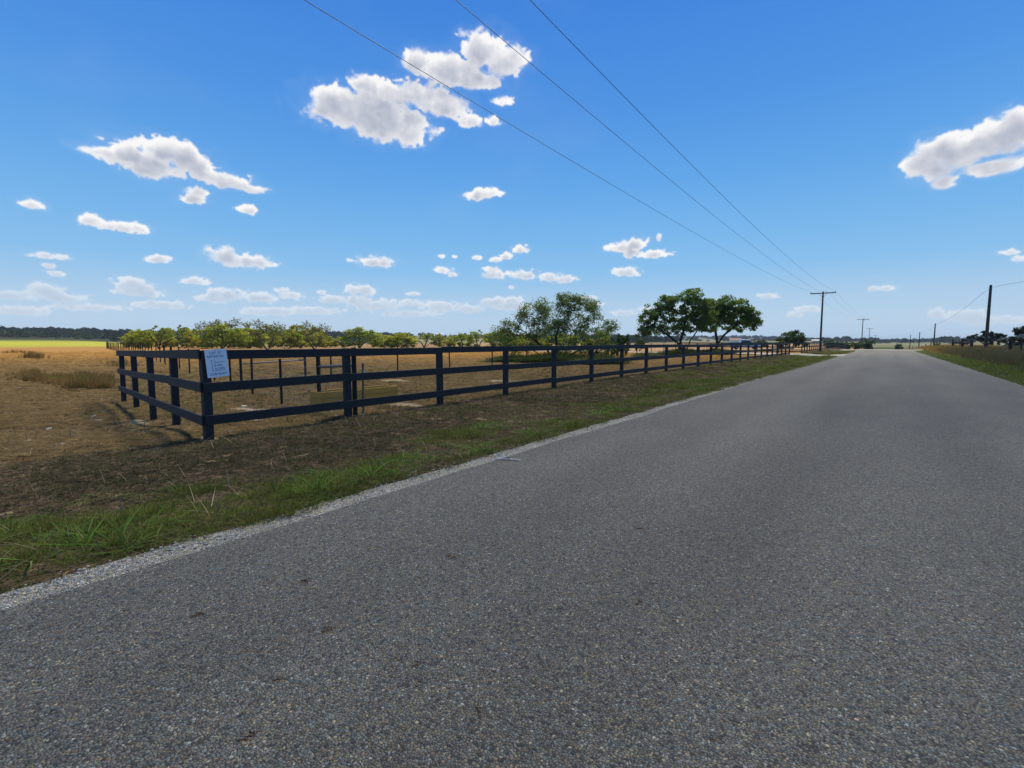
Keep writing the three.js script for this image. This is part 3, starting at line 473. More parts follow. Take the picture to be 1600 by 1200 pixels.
// ---------- trees ----------
function growTree(seed, stems, blobs, o = {}) { // blobs: [x, y, z, rx, ry, rz, clumps]; metres from the base
  const r = rng(seed), g = () => (r() + r() + r() - 1.5) / 1.5, { leaf = 0.13, per = 90, spread = 0.5, base = 0.12, tone = [0.075, 0.12, 0.022], vary = 0.45, twigs = 3, bark = [0.05, 0.04, 0.032], flat = 0.65 } = o;
  const nodes = [], add = (p, parent) => { nodes.push({ p, parent, w: 0 }); return nodes.length - 1; };
  for (const st of stems) { let k = -1; for (let i = 0; i < st.length; i++) { const n = i ? 3 : 1; for (let j = 1; j <= n; j++) { const u = j / n, a = i ? st[i - 1] : st[0], b = st[i]; k = add([mix(a[0], b[0], u) + (i ? g() * 0.06 : 0), mix(a[1], b[1], u), mix(a[2], b[2], u) + (i ? g() * 0.06 : 0)], k); } } }
  const clumps = [];
  for (const [x, y, z, rx, ry, rz, n] of blobs) for (let i = 0; i < n; i++) { let a, b, c, d; do { a = r() * 2 - 1; b = r() * 2 - 1; c = r() * 2 - 1; d = a * a + b * b + c * c; } while (d > 1 || d < 0.1); clumps.push([x + a * rx, max(0.25, y + b * ry), z + c * rz]); }
  const root = nodes.map((n) => n.p), near = (q) => min(...root.map((p) => hypot(p[0] - q[0], p[1] - q[1], p[2] - q[2])));
  clumps.sort((a, b) => near(a) - near(b));
  for (const q of clumps) {
    let best = 0, bd = 1e9; nodes.forEach((n, i) => { const d = hypot(n.p[0] - q[0], n.p[1] - q[1], n.p[2] - q[2]) + 0.5 * max(0, n.p[1] - q[1]) + (n.parent < 0 ? 0.8 : 0); if (d < bd) { bd = d; best = i; } });
    const a = nodes[best].p, len = hypot(q[0] - a[0], q[1] - a[1], q[2] - a[2]), n = max(1, Math.round(len / 0.45)); let k = best;
    for (let i = 1; i <= n; i++) { const u = i / n, arch = sin(u * PI) * len * 0.12, w = i < n ? 0.09 : 0; k = add([mix(a[0], q[0], u) + g() * w, mix(a[1], q[1], u) + arch * (i < n ? 1 : 0) + g() * w * 0.6, mix(a[2], q[2], u) + g() * w], k); }
    nodes[k].w += 1;
  }
  for (let i = nodes.length - 1; i >= 0; i--) { if (!nodes[i].w) nodes[i].w = 0.4; if (nodes[i].parent >= 0) nodes[nodes[i].parent].w += nodes[i].w; }
  const top = max(...nodes.map((n) => n.w)), R = (n) => max(0.008, base * pow(n.w / top, 0.6)), wood = new MB(), crown = new MB();
  for (const n of nodes) if (n.parent >= 0) { const q = nodes[n.parent], rr = R(n); wood.tube(q.p, n.p, min(R(q), rr * 1.35), rr, rr > 0.03 ? 7 : 4, bark.map((b) => b * (0.8 + r() * 0.4))); }
  for (const q of clumps) {
    const big = 0.7 + r() * 0.6, ct = 1 + g() * vary * 0.5, hue = g();
    for (let i = 0; i < twigs; i++) { const e = [q[0] + g() * spread * big * 1.2, q[1] + g() * spread * big * flat * 1.2, q[2] + g() * spread * big * 1.2]; wood.tube(q, e, 0.007, 0.003, 3, bark); }
    for (let i = 0, n = per * big * (0.6 + r() * 0.7); i < n; i++) {
      const c = [q[0] + g() * spread * big, q[1] + g() * spread * big * flat, q[2] + g() * spread * big], s = leaf * (0.6 + r() * 0.8), az = r() * 2 * PI, dip = g() * 1.1 - 0.25, dx = cos(az) * cos(dip), dy = sin(dip), dz = sin(az) * cos(dip);
      const w = s * (o.wide || 0.3), roll = r() * PI, ux = -sin(az), uz = cos(az), wx = ux * cos(roll) * w, wy = sin(roll) * w, wz = uz * cos(roll) * w, k = ct * (1 + g() * vary), col = [tone[0] * k * (1 + 0.22 * hue + 0.1 * g()), tone[1] * k, tone[2] * k * (1 - 0.2 * hue)];
      const v0 = crown.v(c[0] - dx * s / 2, c[1] - dy * s / 2, c[2] - dz * s / 2, col), v1 = crown.v(c[0] + wx, c[1] + wy, c[2] + wz, col), v2 = crown.v(c[0] + dx * s / 2, c[1] + dy * s / 2, c[2] + dz * s / 2, col), v3 = crown.v(c[0] - wx, c[1] - wy, c[2] - wz, col);
      crown.quad(v0, v1, v2, v3);
    }
  }
  return [wood.geo(), crown.geo()];
}
const barkMat = new THREE.MeshStandardMaterial({ vertexColors: true, roughness: 0.95 });
const leafMat = new THREE.MeshPhysicalMaterial({ vertexColors: true, roughness: 1, transmission: 0.6, thickness: 0, specularIntensity: 0.25, side: THREE.DoubleSide });
function plantTree(name, label, category, geos, x, z, turn = 0, scale = [1, 1, 1], group) {
  const t = thing(name, label, category, x, ground(x, z) - 0.05, z, turn, group); t.scale.set(...scale);
  put('trunk', geos[0], barkMat, t); put('crown', geos[1], leafMat, t); return t;
}
const faceTurn = (x, z) => atan2(-x, -z);                       // a tree's own x axis across the line of sight
function sketch(px, depth, blobs, dense = 1) { const s = PXM(depth); return blobs.map(([X, Y, rx, ry, n, dz = 0]) => [(X - px) * s, (534 - Y) * s + EYE, dz, rx * s, ry * s, min(rx * s, 1.6), Math.round(n * dense)]); }
{ // the open mesquite behind the fence
  const D = 34, px = 866, b = sketch(px, D, [[800, 512, 22, 16, 9], [782, 522, 14, 12, 5], [825, 493, 20, 18, 9], [845, 478, 14, 12, 6], [868, 495, 26, 22, 13], [885, 476, 20, 16, 9], [880, 464, 8, 6, 3], [915, 490, 24, 22, 12], [925, 480, 10, 9, 4], [905, 470, 12, 8, 4], [850, 522, 40, 12, 12], [925, 520, 36, 14, 12], [950, 512, 12, 10, 4], [812, 540, 32, 12, 10], [880, 545, 45, 12, 10], [935, 545, 24, 14, 9], [845, 510, 35, 20, 10], [900, 508, 35, 20, 10]], 2.6);
  const s = PXM(D), st = [[[0, 0, 0], [-0.5, 0.9, 0], [-1.3, 1.5, 0.2], [-2, 2.1, 0.3]], [[0.1, 0, 0], [0.2, 0.8, -0.1], [0.1, 1.8, -0.2], [0.4, 2.7, 0]], [[0.2, 0, 0.1], [0.9, 0.9, 0.1], [1.1, 1.7, 0], [1.2, 2.6, -0.2]], [[0.25, 0, 0], [1.4, 0.7, 0.2], [2.4, 1.3, 0.2]], [[-0.2, 0, 0.1], [-1.2, 0.7, 0.2], [-2.2, 1.2, 0.4]]];
  const geos = growTree(101, st, b, { leaf: 0.12, per: 64, spread: 0.55, base: 0.085, tone: [0.19, 0.25, 0.05], wide: 0.28, twigs: 4, bark: [0.04, 0.033, 0.028] }), [x, z] = spot(px, D);
  plantTree('mesquite_tree', 'open airy mesquite tree with many thin stems just behind the black fence', 'tree', geos, x, z, faceTurn(x, z));
}
{ // the pair with denser crowns
  const D = 51, tone = [0.15, 0.225, 0.034], o = { leaf: 0.18, per: 54, spread: 0.5, base: 0.13, tone, wide: 0.42, twigs: 3, bark: [0.03, 0.026, 0.022] };
  const b1 = sketch(1066, D, [[1012, 500, 14, 14, 9], [1022, 484, 14, 12, 9], [1040, 472, 16, 12, 10], [1030, 502, 22, 12, 8], [1060, 478, 18, 16, 12], [1078, 464, 17, 11, 11], [1088, 486, 18, 18, 13], [1062, 506, 26, 10, 8], [1004, 518, 10, 8, 4], [1095, 505, 14, 10, 6], [1050, 495, 34, 20, 14], [1078, 494, 24, 24, 12], [1100, 488, 18, 20, 11], [1018, 517, 22, 9, 11], [1060, 516, 34, 8, 10], [1100, 508, 16, 12, 9]], 2.2);
  const st1 = [[[0, 0, 0], [-0.5, 1.3, 0], [-1.6, 2.2, 0.2], [-2.6, 2.9, 0.2]], [[0, 0, 0], [-0.2, 1.4, 0], [0.2, 2.8, -0.1], [0.3, 4, 0]], [[0.2, 0, 0], [0.8, 1.5, 0.1], [1.6, 2.8, 0]]];
  let [x, z] = spot(1066, D); plantTree('mesquite_tree', 'taller dark green tree with a spreading crown, left of the close pair behind the fence', 'tree', growTree(102, st1, b1, o), x, z, faceTurn(x, z));
  const b2 = sketch(1118, D + 2, [[1112, 478, 16, 12, 10], [1132, 474, 18, 11, 11], [1150, 482, 20, 12, 13], [1166, 493, 14, 9, 8], [1128, 494, 20, 14, 12], [1150, 500, 20, 10, 10], [1110, 498, 14, 12, 8], [1174, 500, 8, 6, 3], [1138, 490, 32, 20, 15], [1110, 500, 18, 18, 8], [1100, 484, 14, 18, 8], [1150, 511, 28, 8, 11], [1168, 503, 14, 9, 8], [1102, 508, 14, 12, 8]], 2.2);
  const st2 = [[[0, 0, 0], [0.2, 1.2, 0], [0.9, 2.2, 0], [1.9, 3.1, 0.1]], [[0, 0, 0], [0.2, 1.3, 0], [-0.1, 2.8, 0], [0.3, 4, 0.1]]];
  [x, z] = spot(1118, D + 2); plantTree('mesquite_tree', 'dark green tree with a leaning trunk, right of the close pair behind the fence', 'tree', growTree(103, st2, b2, { ...o, per: 64, tone: [0.17, 0.255, 0.03] }), x, z, faceTurn(x, z));
}
{ // yellow-green mesquites scattered over the pasture: three forms, cloned
  const T = [0.40, 0.42, 0.03], forms = [
    growTree(201, [[[0, 0, 0], [0.2, 1, 0], [0.1, 1.7, 0]], [[0, 0, 0], [-0.7, 0.9, 0.2], [-1.2, 1.6, 0.3]], [[0, 0, 0], [0.9, 0.9, -0.2], [1.4, 1.5, 0]]], [[0, 3.0, 0, 1.7, 1.1, 1.6, 24], [-1.5, 2.1, 0.3, 1.1, 0.9, 1.2, 14], [1.5, 2.2, 0, 1.2, 0.9, 1.2, 14], [0, 1.3, 0.3, 2.2, 0.6, 1.4, 14], [-1.2, 0.7, 0.2, 1.2, 0.4, 1, 8], [1.3, 0.7, 0.2, 1.2, 0.4, 1, 8]], { leaf: 0.24, per: 60, spread: 0.7, base: 0.10, tone: T, wide: 0.42 }),
    growTree(202, [[[0, 0, 0], [-0.1, 1.2, 0], [0.2, 2, 0]], [[0, 0, 0], [0.8, 1.1, 0.2], [1.7, 1.7, 0.2]]], [[-0.7, 2.9, 0, 1.5, 0.9, 1.4, 17], [1.2, 2.8, 0, 1.6, 1.0, 1.4, 17], [0.2, 3.5, 0, 1.2, 0.6, 1, 8], [-1.7, 1.9, 0.2, 0.9, 0.7, 1, 8], [2.3, 1.8, 0, 0.9, 0.7, 1, 8], [0.2, 1.2, 0.5, 1.8, 0.5, 1.2, 9], [-1.3, 0.8, 0.2, 0.8, 0.4, 0.8, 6], [1.8, 0.8, 0.2, 0.8, 0.4, 0.8, 6]], { leaf: 0.24, per: 52, spread: 0.65, base: 0.11, tone: T.map((q, i) => q * [0.86, 0.95, 1][i]), wide: 0.42 }),
    growTree(203, [[[0, 0, 0], [-0.4, 1, 0], [-0.7, 2.2, 0]], [[0, 0, 0], [0.7, 1.2, 0.1], [1.0, 2.3, 0]]], [[-0.8, 3.2, 0, 1.3, 1.0, 1.2, 16], [1.0, 3.1, 0, 1.3, 1.0, 1.2, 16], [0, 1.9, 0.2, 1.9, 0.7, 1.3, 10]], { leaf: 0.2, per: 26, spread: 0.7, base: 0.1, tone: [0.17, 0.17, 0.04], wide: 0.36, twigs: 6, bark: [0.09, 0.075, 0.06] }),
    growTree(206, [[[0, 0, 0], [0.3, 0.6, 0]], [[0, 0, 0], [-0.8, 0.6, 0.2]], [[0.2, 0, 0], [1.2, 0.6, 0]]], [[-1.2, 1.3, 0, 1.1, 0.8, 1.1, 13], [0.6, 1.7, 0, 1.1, 1.0, 1.1, 15], [1.9, 1.1, 0.2, 0.9, 0.7, 1, 10], [-2.3, 0.8, 0, 0.7, 0.5, 0.8, 7], [0.2, 0.7, 0.4, 2, 0.4, 1, 10], [0.9, 2.9, 0, 0.5, 0.6, 0.5, 4]], { leaf: 0.22, per: 55, spread: 0.5, base: 0.07, tone: T.map((q, i) => q * [0.92, 0.84, 1][i]), wide: 0.4 }),
    growTree(207, [[[0, 0, 0], [-0.3, 1.2, 0], [-1, 2.1, 0]], [[0, 0, 0], [0.4, 1.4, 0.1], [0.6, 2.6, 0]], [[0.1, 0, 0], [1, 1.1, 0], [2, 1.7, 0]]], [[-1.4, 2.6, 0, 1.1, 0.7, 1, 10], [0.5, 3.4, 0, 1.2, 0.8, 1.1, 13], [2.1, 2.3, 0, 1.0, 0.7, 1, 9], [-2.3, 1.8, 0, 0.6, 0.5, 0.7, 5], [0.3, 2.2, 0.3, 0.9, 0.5, 0.9, 6]], { leaf: 0.22, per: 48, spread: 0.5, base: 0.1, tone: T.map((q, i) => q * [0.7, 0.82, 1][i]), wide: 0.38, twigs: 5 }),
  ];
  const G = 'yellow green mesquite trees across the pasture';
  const list = [ // column, depth, width, height scale, form, label
    [218, 100, 30, 0.98, 0, 'yellow green mesquite at the left end of the row, by the far wire fence'], [247, 92, 34, 1.12, 4, 'yellow green mesquite with a dark trunk showing, second from the left end'], [283, 104, 42, 1.25, 3, 'broad yellow mesquite between the dark trunked one and the notice'], [318, 98, 30, 1.0, 3, 'low yellow mesquite just left above the notice'],
    [346, 95, 52, 1.15, 1, 'full green mesquite directly above the notice, with grey twigs over it'], [330, 110, 34, 1.5, 2, 'thin grey twiggy tree poking up left above the notice'], [356, 108, 44, 1.55, 2, 'tall pale wispy tree poking up behind the green mesquite above the notice'], [388, 100, 40, 1.1, 0, 'bright yellow green mesquite right of the green one above the notice'],
    [418, 84, 44, 1.22, 2, 'nearly bare mesquite with crooked dark limbs, left of the leaning one'], [446, 98, 42, 1.2, 3, 'yellow green mesquite right of the nearly bare one'], [470, 100, 34, 0.9, 4, 'small yellow green mesquite behind the leaning bare one'], [492, 88, 40, 1.2, 2, 'sparse leaning mesquite with one tuft held out to the right'], [512, 108, 44, 0.95, 3, 'low yellow green mesquite left of the round one in the open'],
    [561, 108, 54, 1.12, 1, 'round yellow green mesquite standing clear with a dark trunk above the gate bar'], [600, 118, 34, 0.8, 0, 'small yellow mesquite right of the round clear one'], [628, 112, 40, 0.9, 0, 'bright yellow mesquite left of the white roofed house'], [662, 116, 42, 0.9, 4, 'yellow green mesquite under the white roofed house'], [694, 116, 36, 1.05, 3, 'yellow green mesquite just right of the white roofed house'],
    [722, 120, 40, 0.85, 1, 'pale yellow mesquite midway between the white roofed house and the airy tree'], [748, 105, 34, 1.0, 4, 'yellow mesquite left of the airy tree'], [782, 100, 46, 0.9, 1, 'yellow green mesquite behind the left edge of the airy tree'], [826, 112, 50, 1.05, 3, 'low yellow mesquite seen through the left of the airy tree'], [880, 118, 52, 0.8, 1, 'low yellow mesquite seen through the stems of the airy tree'], [935, 112, 50, 1.0, 3, 'low yellow mesquite seen through the right of the airy tree'],
  ];
  const r = rng(9);
  for (const [px, D, w, hs, k, label] of list) {
    const [x, z] = spot(px, D), wide = [5.4, 6, 4.8, 6.2, 5.6][k], sx = w * PXM(D) * (px < 530 ? 1.5 : 1.32) / wide, t = thing('mesquite_tree', label, 'tree', x, ground(x, z) - 0.05, z, faceTurn(x, z) + (r() - 0.5) * 0.8 + (r() < 0.5 ? PI : 0), G);
    t.scale.set(sx, hs * 0.98, sx);
    put('trunk', forms[k][0], barkMat, t); put('crown', forms[k][1], leafMat, t);
  }
  for (let i = 0; i < 18; i++) {
    const px = 208 + i * 18 + (r() - 0.5) * 10, D = 118 + r() * 16, [x, z] = spot(px, D), k = [3, 0, 3, 4][floor(r() * 4)], t = thing('mesquite_tree', 'yellow green mesquite in the second row, mostly hidden behind the front row left of centre', 'tree', x, ground(x, z) - 0.05, z, r() * 6, 'second row of mesquites behind the front row');
    t.scale.set(1.05 + r() * 0.3, 1.0 + r() * 0.45, 1.05 + r() * 0.3); put('trunk', forms[k][0], barkMat, t); put('crown', forms[k][1], leafMat, t);
  }
  const bush = growTree(204, [[[0, 0, 0], [0.1, 0.5, 0]], [[0, 0, 0], [-0.5, 0.5, 0]], [[0, 0, 0], [0.5, 0.5, 0.1]]], [[0, 1.4, 0, 1.3, 0.9, 1.2, 26], [-0.9, 0.9, 0, 0.9, 0.6, 0.9, 12], [0.9, 0.9, 0, 0.9, 0.6, 0.9, 12]], { leaf: 0.18, per: 60, spread: 0.42, base: 0.06, tone: [0.06, 0.1, 0.02], wide: 0.4 });
  for (const [px, D, w, h, l] of [[1238, 86, 50, 1.62, 'dense dark tree behind the second fence, left of the tall utility pole'], [972, 46, 34, 1.0, 'dark green bush between the airy tree and the close pair'], [1000, 70, 22, 0.9, 'small dark green bush just left of the close pair'], [1188, 110, 30, 0.9, 'thin olive bush beyond the driveway, right of the white house'], [1296, 106, 22, 0.95, 'dark rounded bush behind the second fence, right of the tall utility pole'], [1310, 116, 20, 0.9, 'dark bush behind the second fence, between the utility pole and the far bushes'], [1322, 128, 22, 1.0, 'dark bush at the far end of the second fence'], [1340, 135, 22, 1.15, 'low dark bush left of the second crossarm pole'], [1356, 150, 26, 1.7, 'dark green bush at the foot of the second crossarm pole'], [1405, 170, 14, 1.3, 'lone round dark bush at the far right end of the road'], [1465, 150, 16, 1.2, 'dark bush at the foot of the second bare pole'], [955, 40, 26, 0.85, 'leafy green shrub under the right side of the airy tree'], [745, 90, 14, 0.5, 'small dry bush on the open pasture between fence posts']]) {
    const [x, z] = spot(px, D), s = w * PXM(D) / 3.6, t = thing('bush', l, 'bush', x, ground(x, z) - 0.05, z, faceTurn(x, z) + px); t.scale.set(s, h, s); put('stems', bush[0], barkMat, t); put('foliage', bush[1], leafMat, t);
  }
  // darker, layered trees on the right and beyond the driveway
  const oak = growTree(205, [[[0, 0, 0], [0, 1, 0], [0.1, 1.8, 0]], [[0, 0.8, 0], [-1, 1.6, 0.2], [-2.2, 2.3, 0]], [[0, 0.8, 0], [1, 1.7, 0], [2.3, 2.5, 0]]], [[0, 3.2, 0, 1.8, 0.55, 1.5, 24], [-2, 2.5, 0, 1.3, 0.4, 1.2, 17], [2.1, 2.8, 0, 1.3, 0.4, 1.2, 17], [0, 2, 0, 1.6, 0.5, 1.2, 15], [0.6, 1.2, 0.2, 1.6, 0.4, 1.1, 8]], { leaf: 0.22, per: 75, spread: 0.45, base: 0.17, tone: [0.03, 0.042, 0.02], wide: 0.45, bark: [0.03, 0.026, 0.024] });
  for (const [px, D, w, h, l] of [[1541, 84, 44, 0.82, 'dark layered oak behind the tall bare pole right of the road'], [1585, 70, 42, 0.5, 'low flat topped dark oak right of the tall bare pole'], [1628, 48, 76, 0.92, 'dark oak with a bough reaching in at the right edge'], [1506, 120, 20, 0.75, 'small dark oak left of the tall bare pole']]) {
    const [x, z] = spot(px, D), s = w * PXM(D) / 6.6, t = thing('oak_tree', l, 'tree', x, ground(x, z) - 0.05, z, faceTurn(x, z) + (px % 7) * 0.2); t.scale.set(s, h, s); put('trunk', oak[0], barkMat, t); put('crown', oak[1], leafMat, t);
  }
}
{ // far woods on the hills: one mass
  const m = new MB(), r = rng(70), g = () => (r() + r() + r() - 1.5) / 1.5;
  for (let i = 0; i < 230; i++) { const a = r() * 2 * PI, e = r() * 1.5 - 0.1, q = 0.65 + r() * 0.4, x = cos(a) * cos(e) * q * 4.2, y = 3.6 + sin(e) * q * 4.2, z = sin(a) * cos(e) * q * 4.2, s = 0.9 + r() * 0.9, k = 0.7 + r() * 0.6; const v = []; for (let j = 0; j < 4; j++) v.push(m.v(x + g() * s, y + g() * s, z + g() * s, [k, k, k])); m.quad(...v); }
  const list = [], near = (p0, p1, n, d0, d1, s0, s1, col) => { for (let i = 0; i < n; i++) { const d = mix(d0, d1, pow(r(), 0.8)), px = mix(p0, p1, r()), [x, z] = spot(px, d); if (fbm(x / 120, z / 120, 3) < col[3]) continue; list.push([x, z, mix(s0, s1, r()), col]); } };
  const W = [0.030, 0.046, 0.018, 0.36], W2 = [0.036, 0.052, 0.026, 0.46];
  near(-500, 215, 3000, 420, 900, 0.5, 1.0, W); near(190, 470, 1500, 420, 950, 0.6, 1.1, W); near(440, 640, 1300, 480, 1050, 0.6, 1.15, [...W.slice(0, 3), 0.42]); near(620, 790, 350, 700, 1300, 0.5, 1.0, W2); near(760, 1060, 1500, 450, 1100, 0.5, 1.0, W); near(1000, 1250, 900, 900, 2000, 0.7, 1.2, W2); near(1240, 1500, 1500, 700, 2600, 0.7, 1.3, [0.034, 0.055, 0.026, 0.4]); near(1470, 2100, 1600, 500, 2000, 0.7, 1.2, W2);
  near(-500, 205, 900, 338, 430, 0.35, 0.8, [0.05, 0.068, 0.02, 0.25]);
  const im = new THREE.InstancedMesh(m.geo(), new THREE.MeshStandardMaterial({ vertexColors: true, roughness: 1, side: THREE.DoubleSide }), list.length); im.name = 'far_woodland';
  const M = new THREE.Matrix4(), Q = new THREE.Quaternion(), E = new THREE.Euler(), c = new THREE.Color();
  list.forEach(([x, z, s, col], i) => { E.set(0, r() * 6, 0); M.compose(new THREE.Vector3(x, ground(x, z) - 0.8, z), Q.setFromEuler(E), new THREE.Vector3(s * (0.8 + r() * 0.5), s * (0.75 + r() * 0.4), s * (0.8 + r() * 0.5))); im.setMatrixAt(i, M); const k = 0.55 + r() * 1.1; im.setColorAt(i, c.setRGB(col[0] * k * (0.8 + 0.9 * r() * r()), col[1] * k, col[2] * k)); });
  scene.add(im); tag(im, 'dark green woods along the far hills', 'woodland', null, 'stuff');
}

// ---------- buildings and the truck ----------
function house(label, px, D, w, dep, wallH, roofH, wallC, roofC, turn, gableFront) {
  const [x, z] = spot(px, D), h = thing('house', label, 'house', x, ground(x, z) - 0.3, z, faceTurn(x, z) + turn), a = new MB();
  a.box(-w / 2, w / 2, 0, wallH + 0.3, -dep / 2, dep / 2); const g0 = a.v(-w / 2, wallH + 0.3, 0), q = [];
  for (const s of [-1, 1]) { const i = a.v(s * w / 2, wallH + 0.3, -dep / 2), j = a.v(s * w / 2, wallH + 0.3, dep / 2), k = a.v(s * w / 2, wallH + roofH + 0.25, 0); a.tri(i, j, k); }
  put('wall', a.geo(), std(wallC, 0.8), h);
  const rf = new MB(), o = 0.45, y0 = wallH + 0.3 - o * roofH / (dep / 2), y1 = wallH + 0.3 + roofH;
  for (const s of [-1, 1]) { const P = [[-w / 2 - o, y0, s * (dep / 2 + o)], [w / 2 + o, y0, s * (dep / 2 + o)], [w / 2 + o, y1, 0], [-w / 2 - o, y1, 0]], A = P.map((p) => rf.v(...p)), B = P.map(([X, Y, Z]) => rf.v(X, Y + 0.15, Z)); rf.quad(...A); rf.quad(...B); for (let k = 0; k < 4; k++) { const n = (k + 1) % 4; rf.quad(A[k], A[n], B[n], B[k]); } }
  put('roof', rf.geo(), std(roofC, 0.95, { side: THREE.DoubleSide }), h);
  const win = std([0.03, 0.04, 0.05], 0.2);
  for (const k of [-0.3, 0.25]) { const b = new MB(); b.box(k * w - 0.6, k * w + 0.6, 1.3, 2.5, dep / 2 - 0.05, dep / 2 + 0.03); put('window', b.geo(), win, h); }
  const b = new MB(); b.box(-0.04 * w - 0.5, -0.04 * w + 0.5, 0.3, 2.4, dep / 2 - 0.05, dep / 2 + 0.03); put('door', b.geo(), std([0.12, 0.08, 0.05], 0.6), h);
}
house('small white house with a tan roof, seen under the close pair of trees', 1149, 420, 8.5, 7, 2.7, 1.7, [0.8, 0.76, 0.68], [0.34, 0.22, 0.14], PI, 0);
house('white roofed house on the far pale hill above the yellow trees', 686, 1000, 14, 9, 3, 2.2, [0.75, 0.76, 0.78], [0.82, 0.83, 0.85], 0.3);
house('distant white building half hidden behind the leaning bare tree', 494, 850, 11, 8, 3, 1.8, [0.78, 0.77, 0.74], [0.5, 0.46, 0.42], 0.2);
house('distant pale building low beyond the second fence, left of the tall utility pole', 1275, 560, 8, 7, 2.6, 1.4, [0.72, 0.68, 0.6], [0.6, 0.52, 0.42], 0.1);
house('long low shed with a pale blue metal roof at the right edge', 1606, 120, 6.5, 9, 1.3, 0.7, [0.12, 0.1, 0.09], [0.42, 0.55, 0.7], 0.2);
{
  const [x, z] = spot(1165, 92), t = thing('pickup_truck', 'pale blue pickup truck parked behind the fence beyond the driveway', 'pickup truck', x, ground(x, z), z, faceTurn(x, z) + 0.15);
  const ext = (pts, d, bev) => new THREE.ExtrudeGeometry(new THREE.Shape(pts.map((p) => new THREE.Vector2(...p))), { depth: d, bevelEnabled: true, bevelSize: bev, bevelThickness: bev, bevelSegments: 2 }).translate(0, 0, -d / 2), paint = std([0.28, 0.42, 0.62], 0.35, { metalness: 0.2 }), glass = std([0.02, 0.025, 0.03], 0.1), tyre = std([0.02, 0.02, 0.02], 0.9), rim = std([0.5, 0.5, 0.52], 0.35, { metalness: 0.8 });
  put('body', ext([[-2.6, 0.45], [2.5, 0.45], [2.6, 0.7], [2.55, 1.0], [1.25, 1.12], [0.55, 1.72], [-0.85, 1.74], [-1.05, 1.14], [-2.6, 1.14]], 1.72, 0.05), paint, t);
  put('side_window', ext([[0.95, 1.17], [0.45, 1.62], [-0.7, 1.63], [-0.85, 1.17]], 1.76, 0.03), glass, t);
  for (const [sx, sz] of [[-1, -1], [-1, 1], [1, -1], [1, 1]]) { const w = put('wheel', new THREE.CylinderGeometry(0.38, 0.38, 0.24, 18).rotateX(PI / 2), tyre, t); w.position.set(sx * 1.62, 0.38, sz * 0.82); put('rim', new THREE.CylinderGeometry(0.2, 0.2, 0.26, 12).rotateX(PI / 2), rim, w); }
  for (const s of [-1, 1]) put('headlight', new RoundedBoxGeometry(0.06, 0.16, 0.34, 2, 0.02), std([0.8, 0.8, 0.8], 0.2), t).position.set(2.63, 0.88, s * 0.66);
}

// ---------- grass, stones, litter ----------
function clumpGeo(seed, n, wid, lean, segs, curl, rad) {
  const m = new MB(), r = rng(seed);
  for (let i = 0; i < n; i++) {
    const a = r() * 2 * PI, ln = lean * (0.3 + r()), hgt = 0.55 + r() * 0.5, b = r() * 2 * PI, rr = rad * sqrt(r()), bx = cos(b) * rr, bz = sin(b) * rr, k = 0.65 + r() * 0.7, col = [k * (0.92 + r() * 0.2), k, k * (0.85 + r() * 0.3)], w = wid * (0.6 + r() * 0.8), px = -sin(a) * w, pz = cos(a) * w; let prev;
    for (let s = 0; s <= segs; s++) { const u = s / segs, d = ln * (u * 0.5 + curl * u * u), y = hgt * (u - curl * 0.42 * ln * u * u), q = 1 - pow(u, 1.6) * 0.97, x = bx + cos(a) * d, z = bz + sin(a) * d, cur = [m.v(x - px * q, y, z - pz * q, col), m.v(x + px * q, y, z + pz * q, col)]; if (prev) m.quad(prev[0], prev[1], cur[1], cur[0]); prev = cur; }
  }
  return m.geo();
}
function litterGeo(seed, n) { const m = new MB(), r = rng(seed); for (let i = 0; i < n; i++) { const a = r() * 2 * PI, l = 0.25 + r() * 0.7, x = (r() - 0.5) * 0.9, z = (r() - 0.5) * 0.9, y0 = 0.03 + r() * 0.25, y1 = 0.02 + r() * 0.4, w = 0.008 + r() * 0.012, k = 0.65 + r() * 0.6, c = [k, k * (0.94 + r() * 0.08), k * (0.8 + r() * 0.2)]; const dx = cos(a) * l / 2, dz = sin(a) * l / 2, px = -sin(a) * w, pz = cos(a) * w, A = m.v(x - dx - px, y0, z - dz - pz, c), B = m.v(x - dx + px, y0, z - dz + pz, c), C = m.v(x, (y0 + y1) / 2 + 0.1, z, c), D = m.v(x + dx, y1, z + dz, c); m.tri(A, B, C); m.tri(C, B, D); m.tri(A, C, D); } return m.geo(); }
const bladeMat = new THREE.MeshPhysicalMaterial({ vertexColors: true, roughness: 0.95, transmission: 0.35, thickness: 0, specularIntensity: 0.2, side: THREE.DoubleSide });
const dryMat = new THREE.MeshPhysicalMaterial({ vertexColors: true, roughness: 1, specularIntensity: 0.15, side: THREE.DoubleSide });
function scatter(name, label, category, geo, mat, items) { // items: [L, t, scale, height, colour]
  const im = new THREE.InstancedMesh(geo, mat, items.length), r = rng(items.length), M = new THREE.Matrix4(), Q = new THREE.Quaternion(), E = new THREE.Euler(), c = new THREE.Color(); im.name = numbered(name);
  items.forEach(([L, t, s, h, col, y], i) => { E.set((r() - 0.5) * 0.25, r() * 2 * PI, (r() - 0.5) * 0.25); M.compose(new THREE.Vector3(L, (y === undefined ? ground(L, -t) : y) - 0.012, -t), Q.setFromEuler(E), new THREE.Vector3(s, h, s)); im.setMatrixAt(i, M); const k = 0.75 + r() * 0.5; im.setColorAt(i, c.setRGB(col[0] * k, col[1] * k, col[2] * k)); });
  scene.add(im); return tag(im, label, category, null, 'stuff');
}
const inView = (L, t, m = 2) => { const d = -L * sin(YAW) + t * cos(YAW), X = L * cos(YAW) + t * sin(YAW); return d > 0.5 && abs(X) < d * 1.1 + m; };
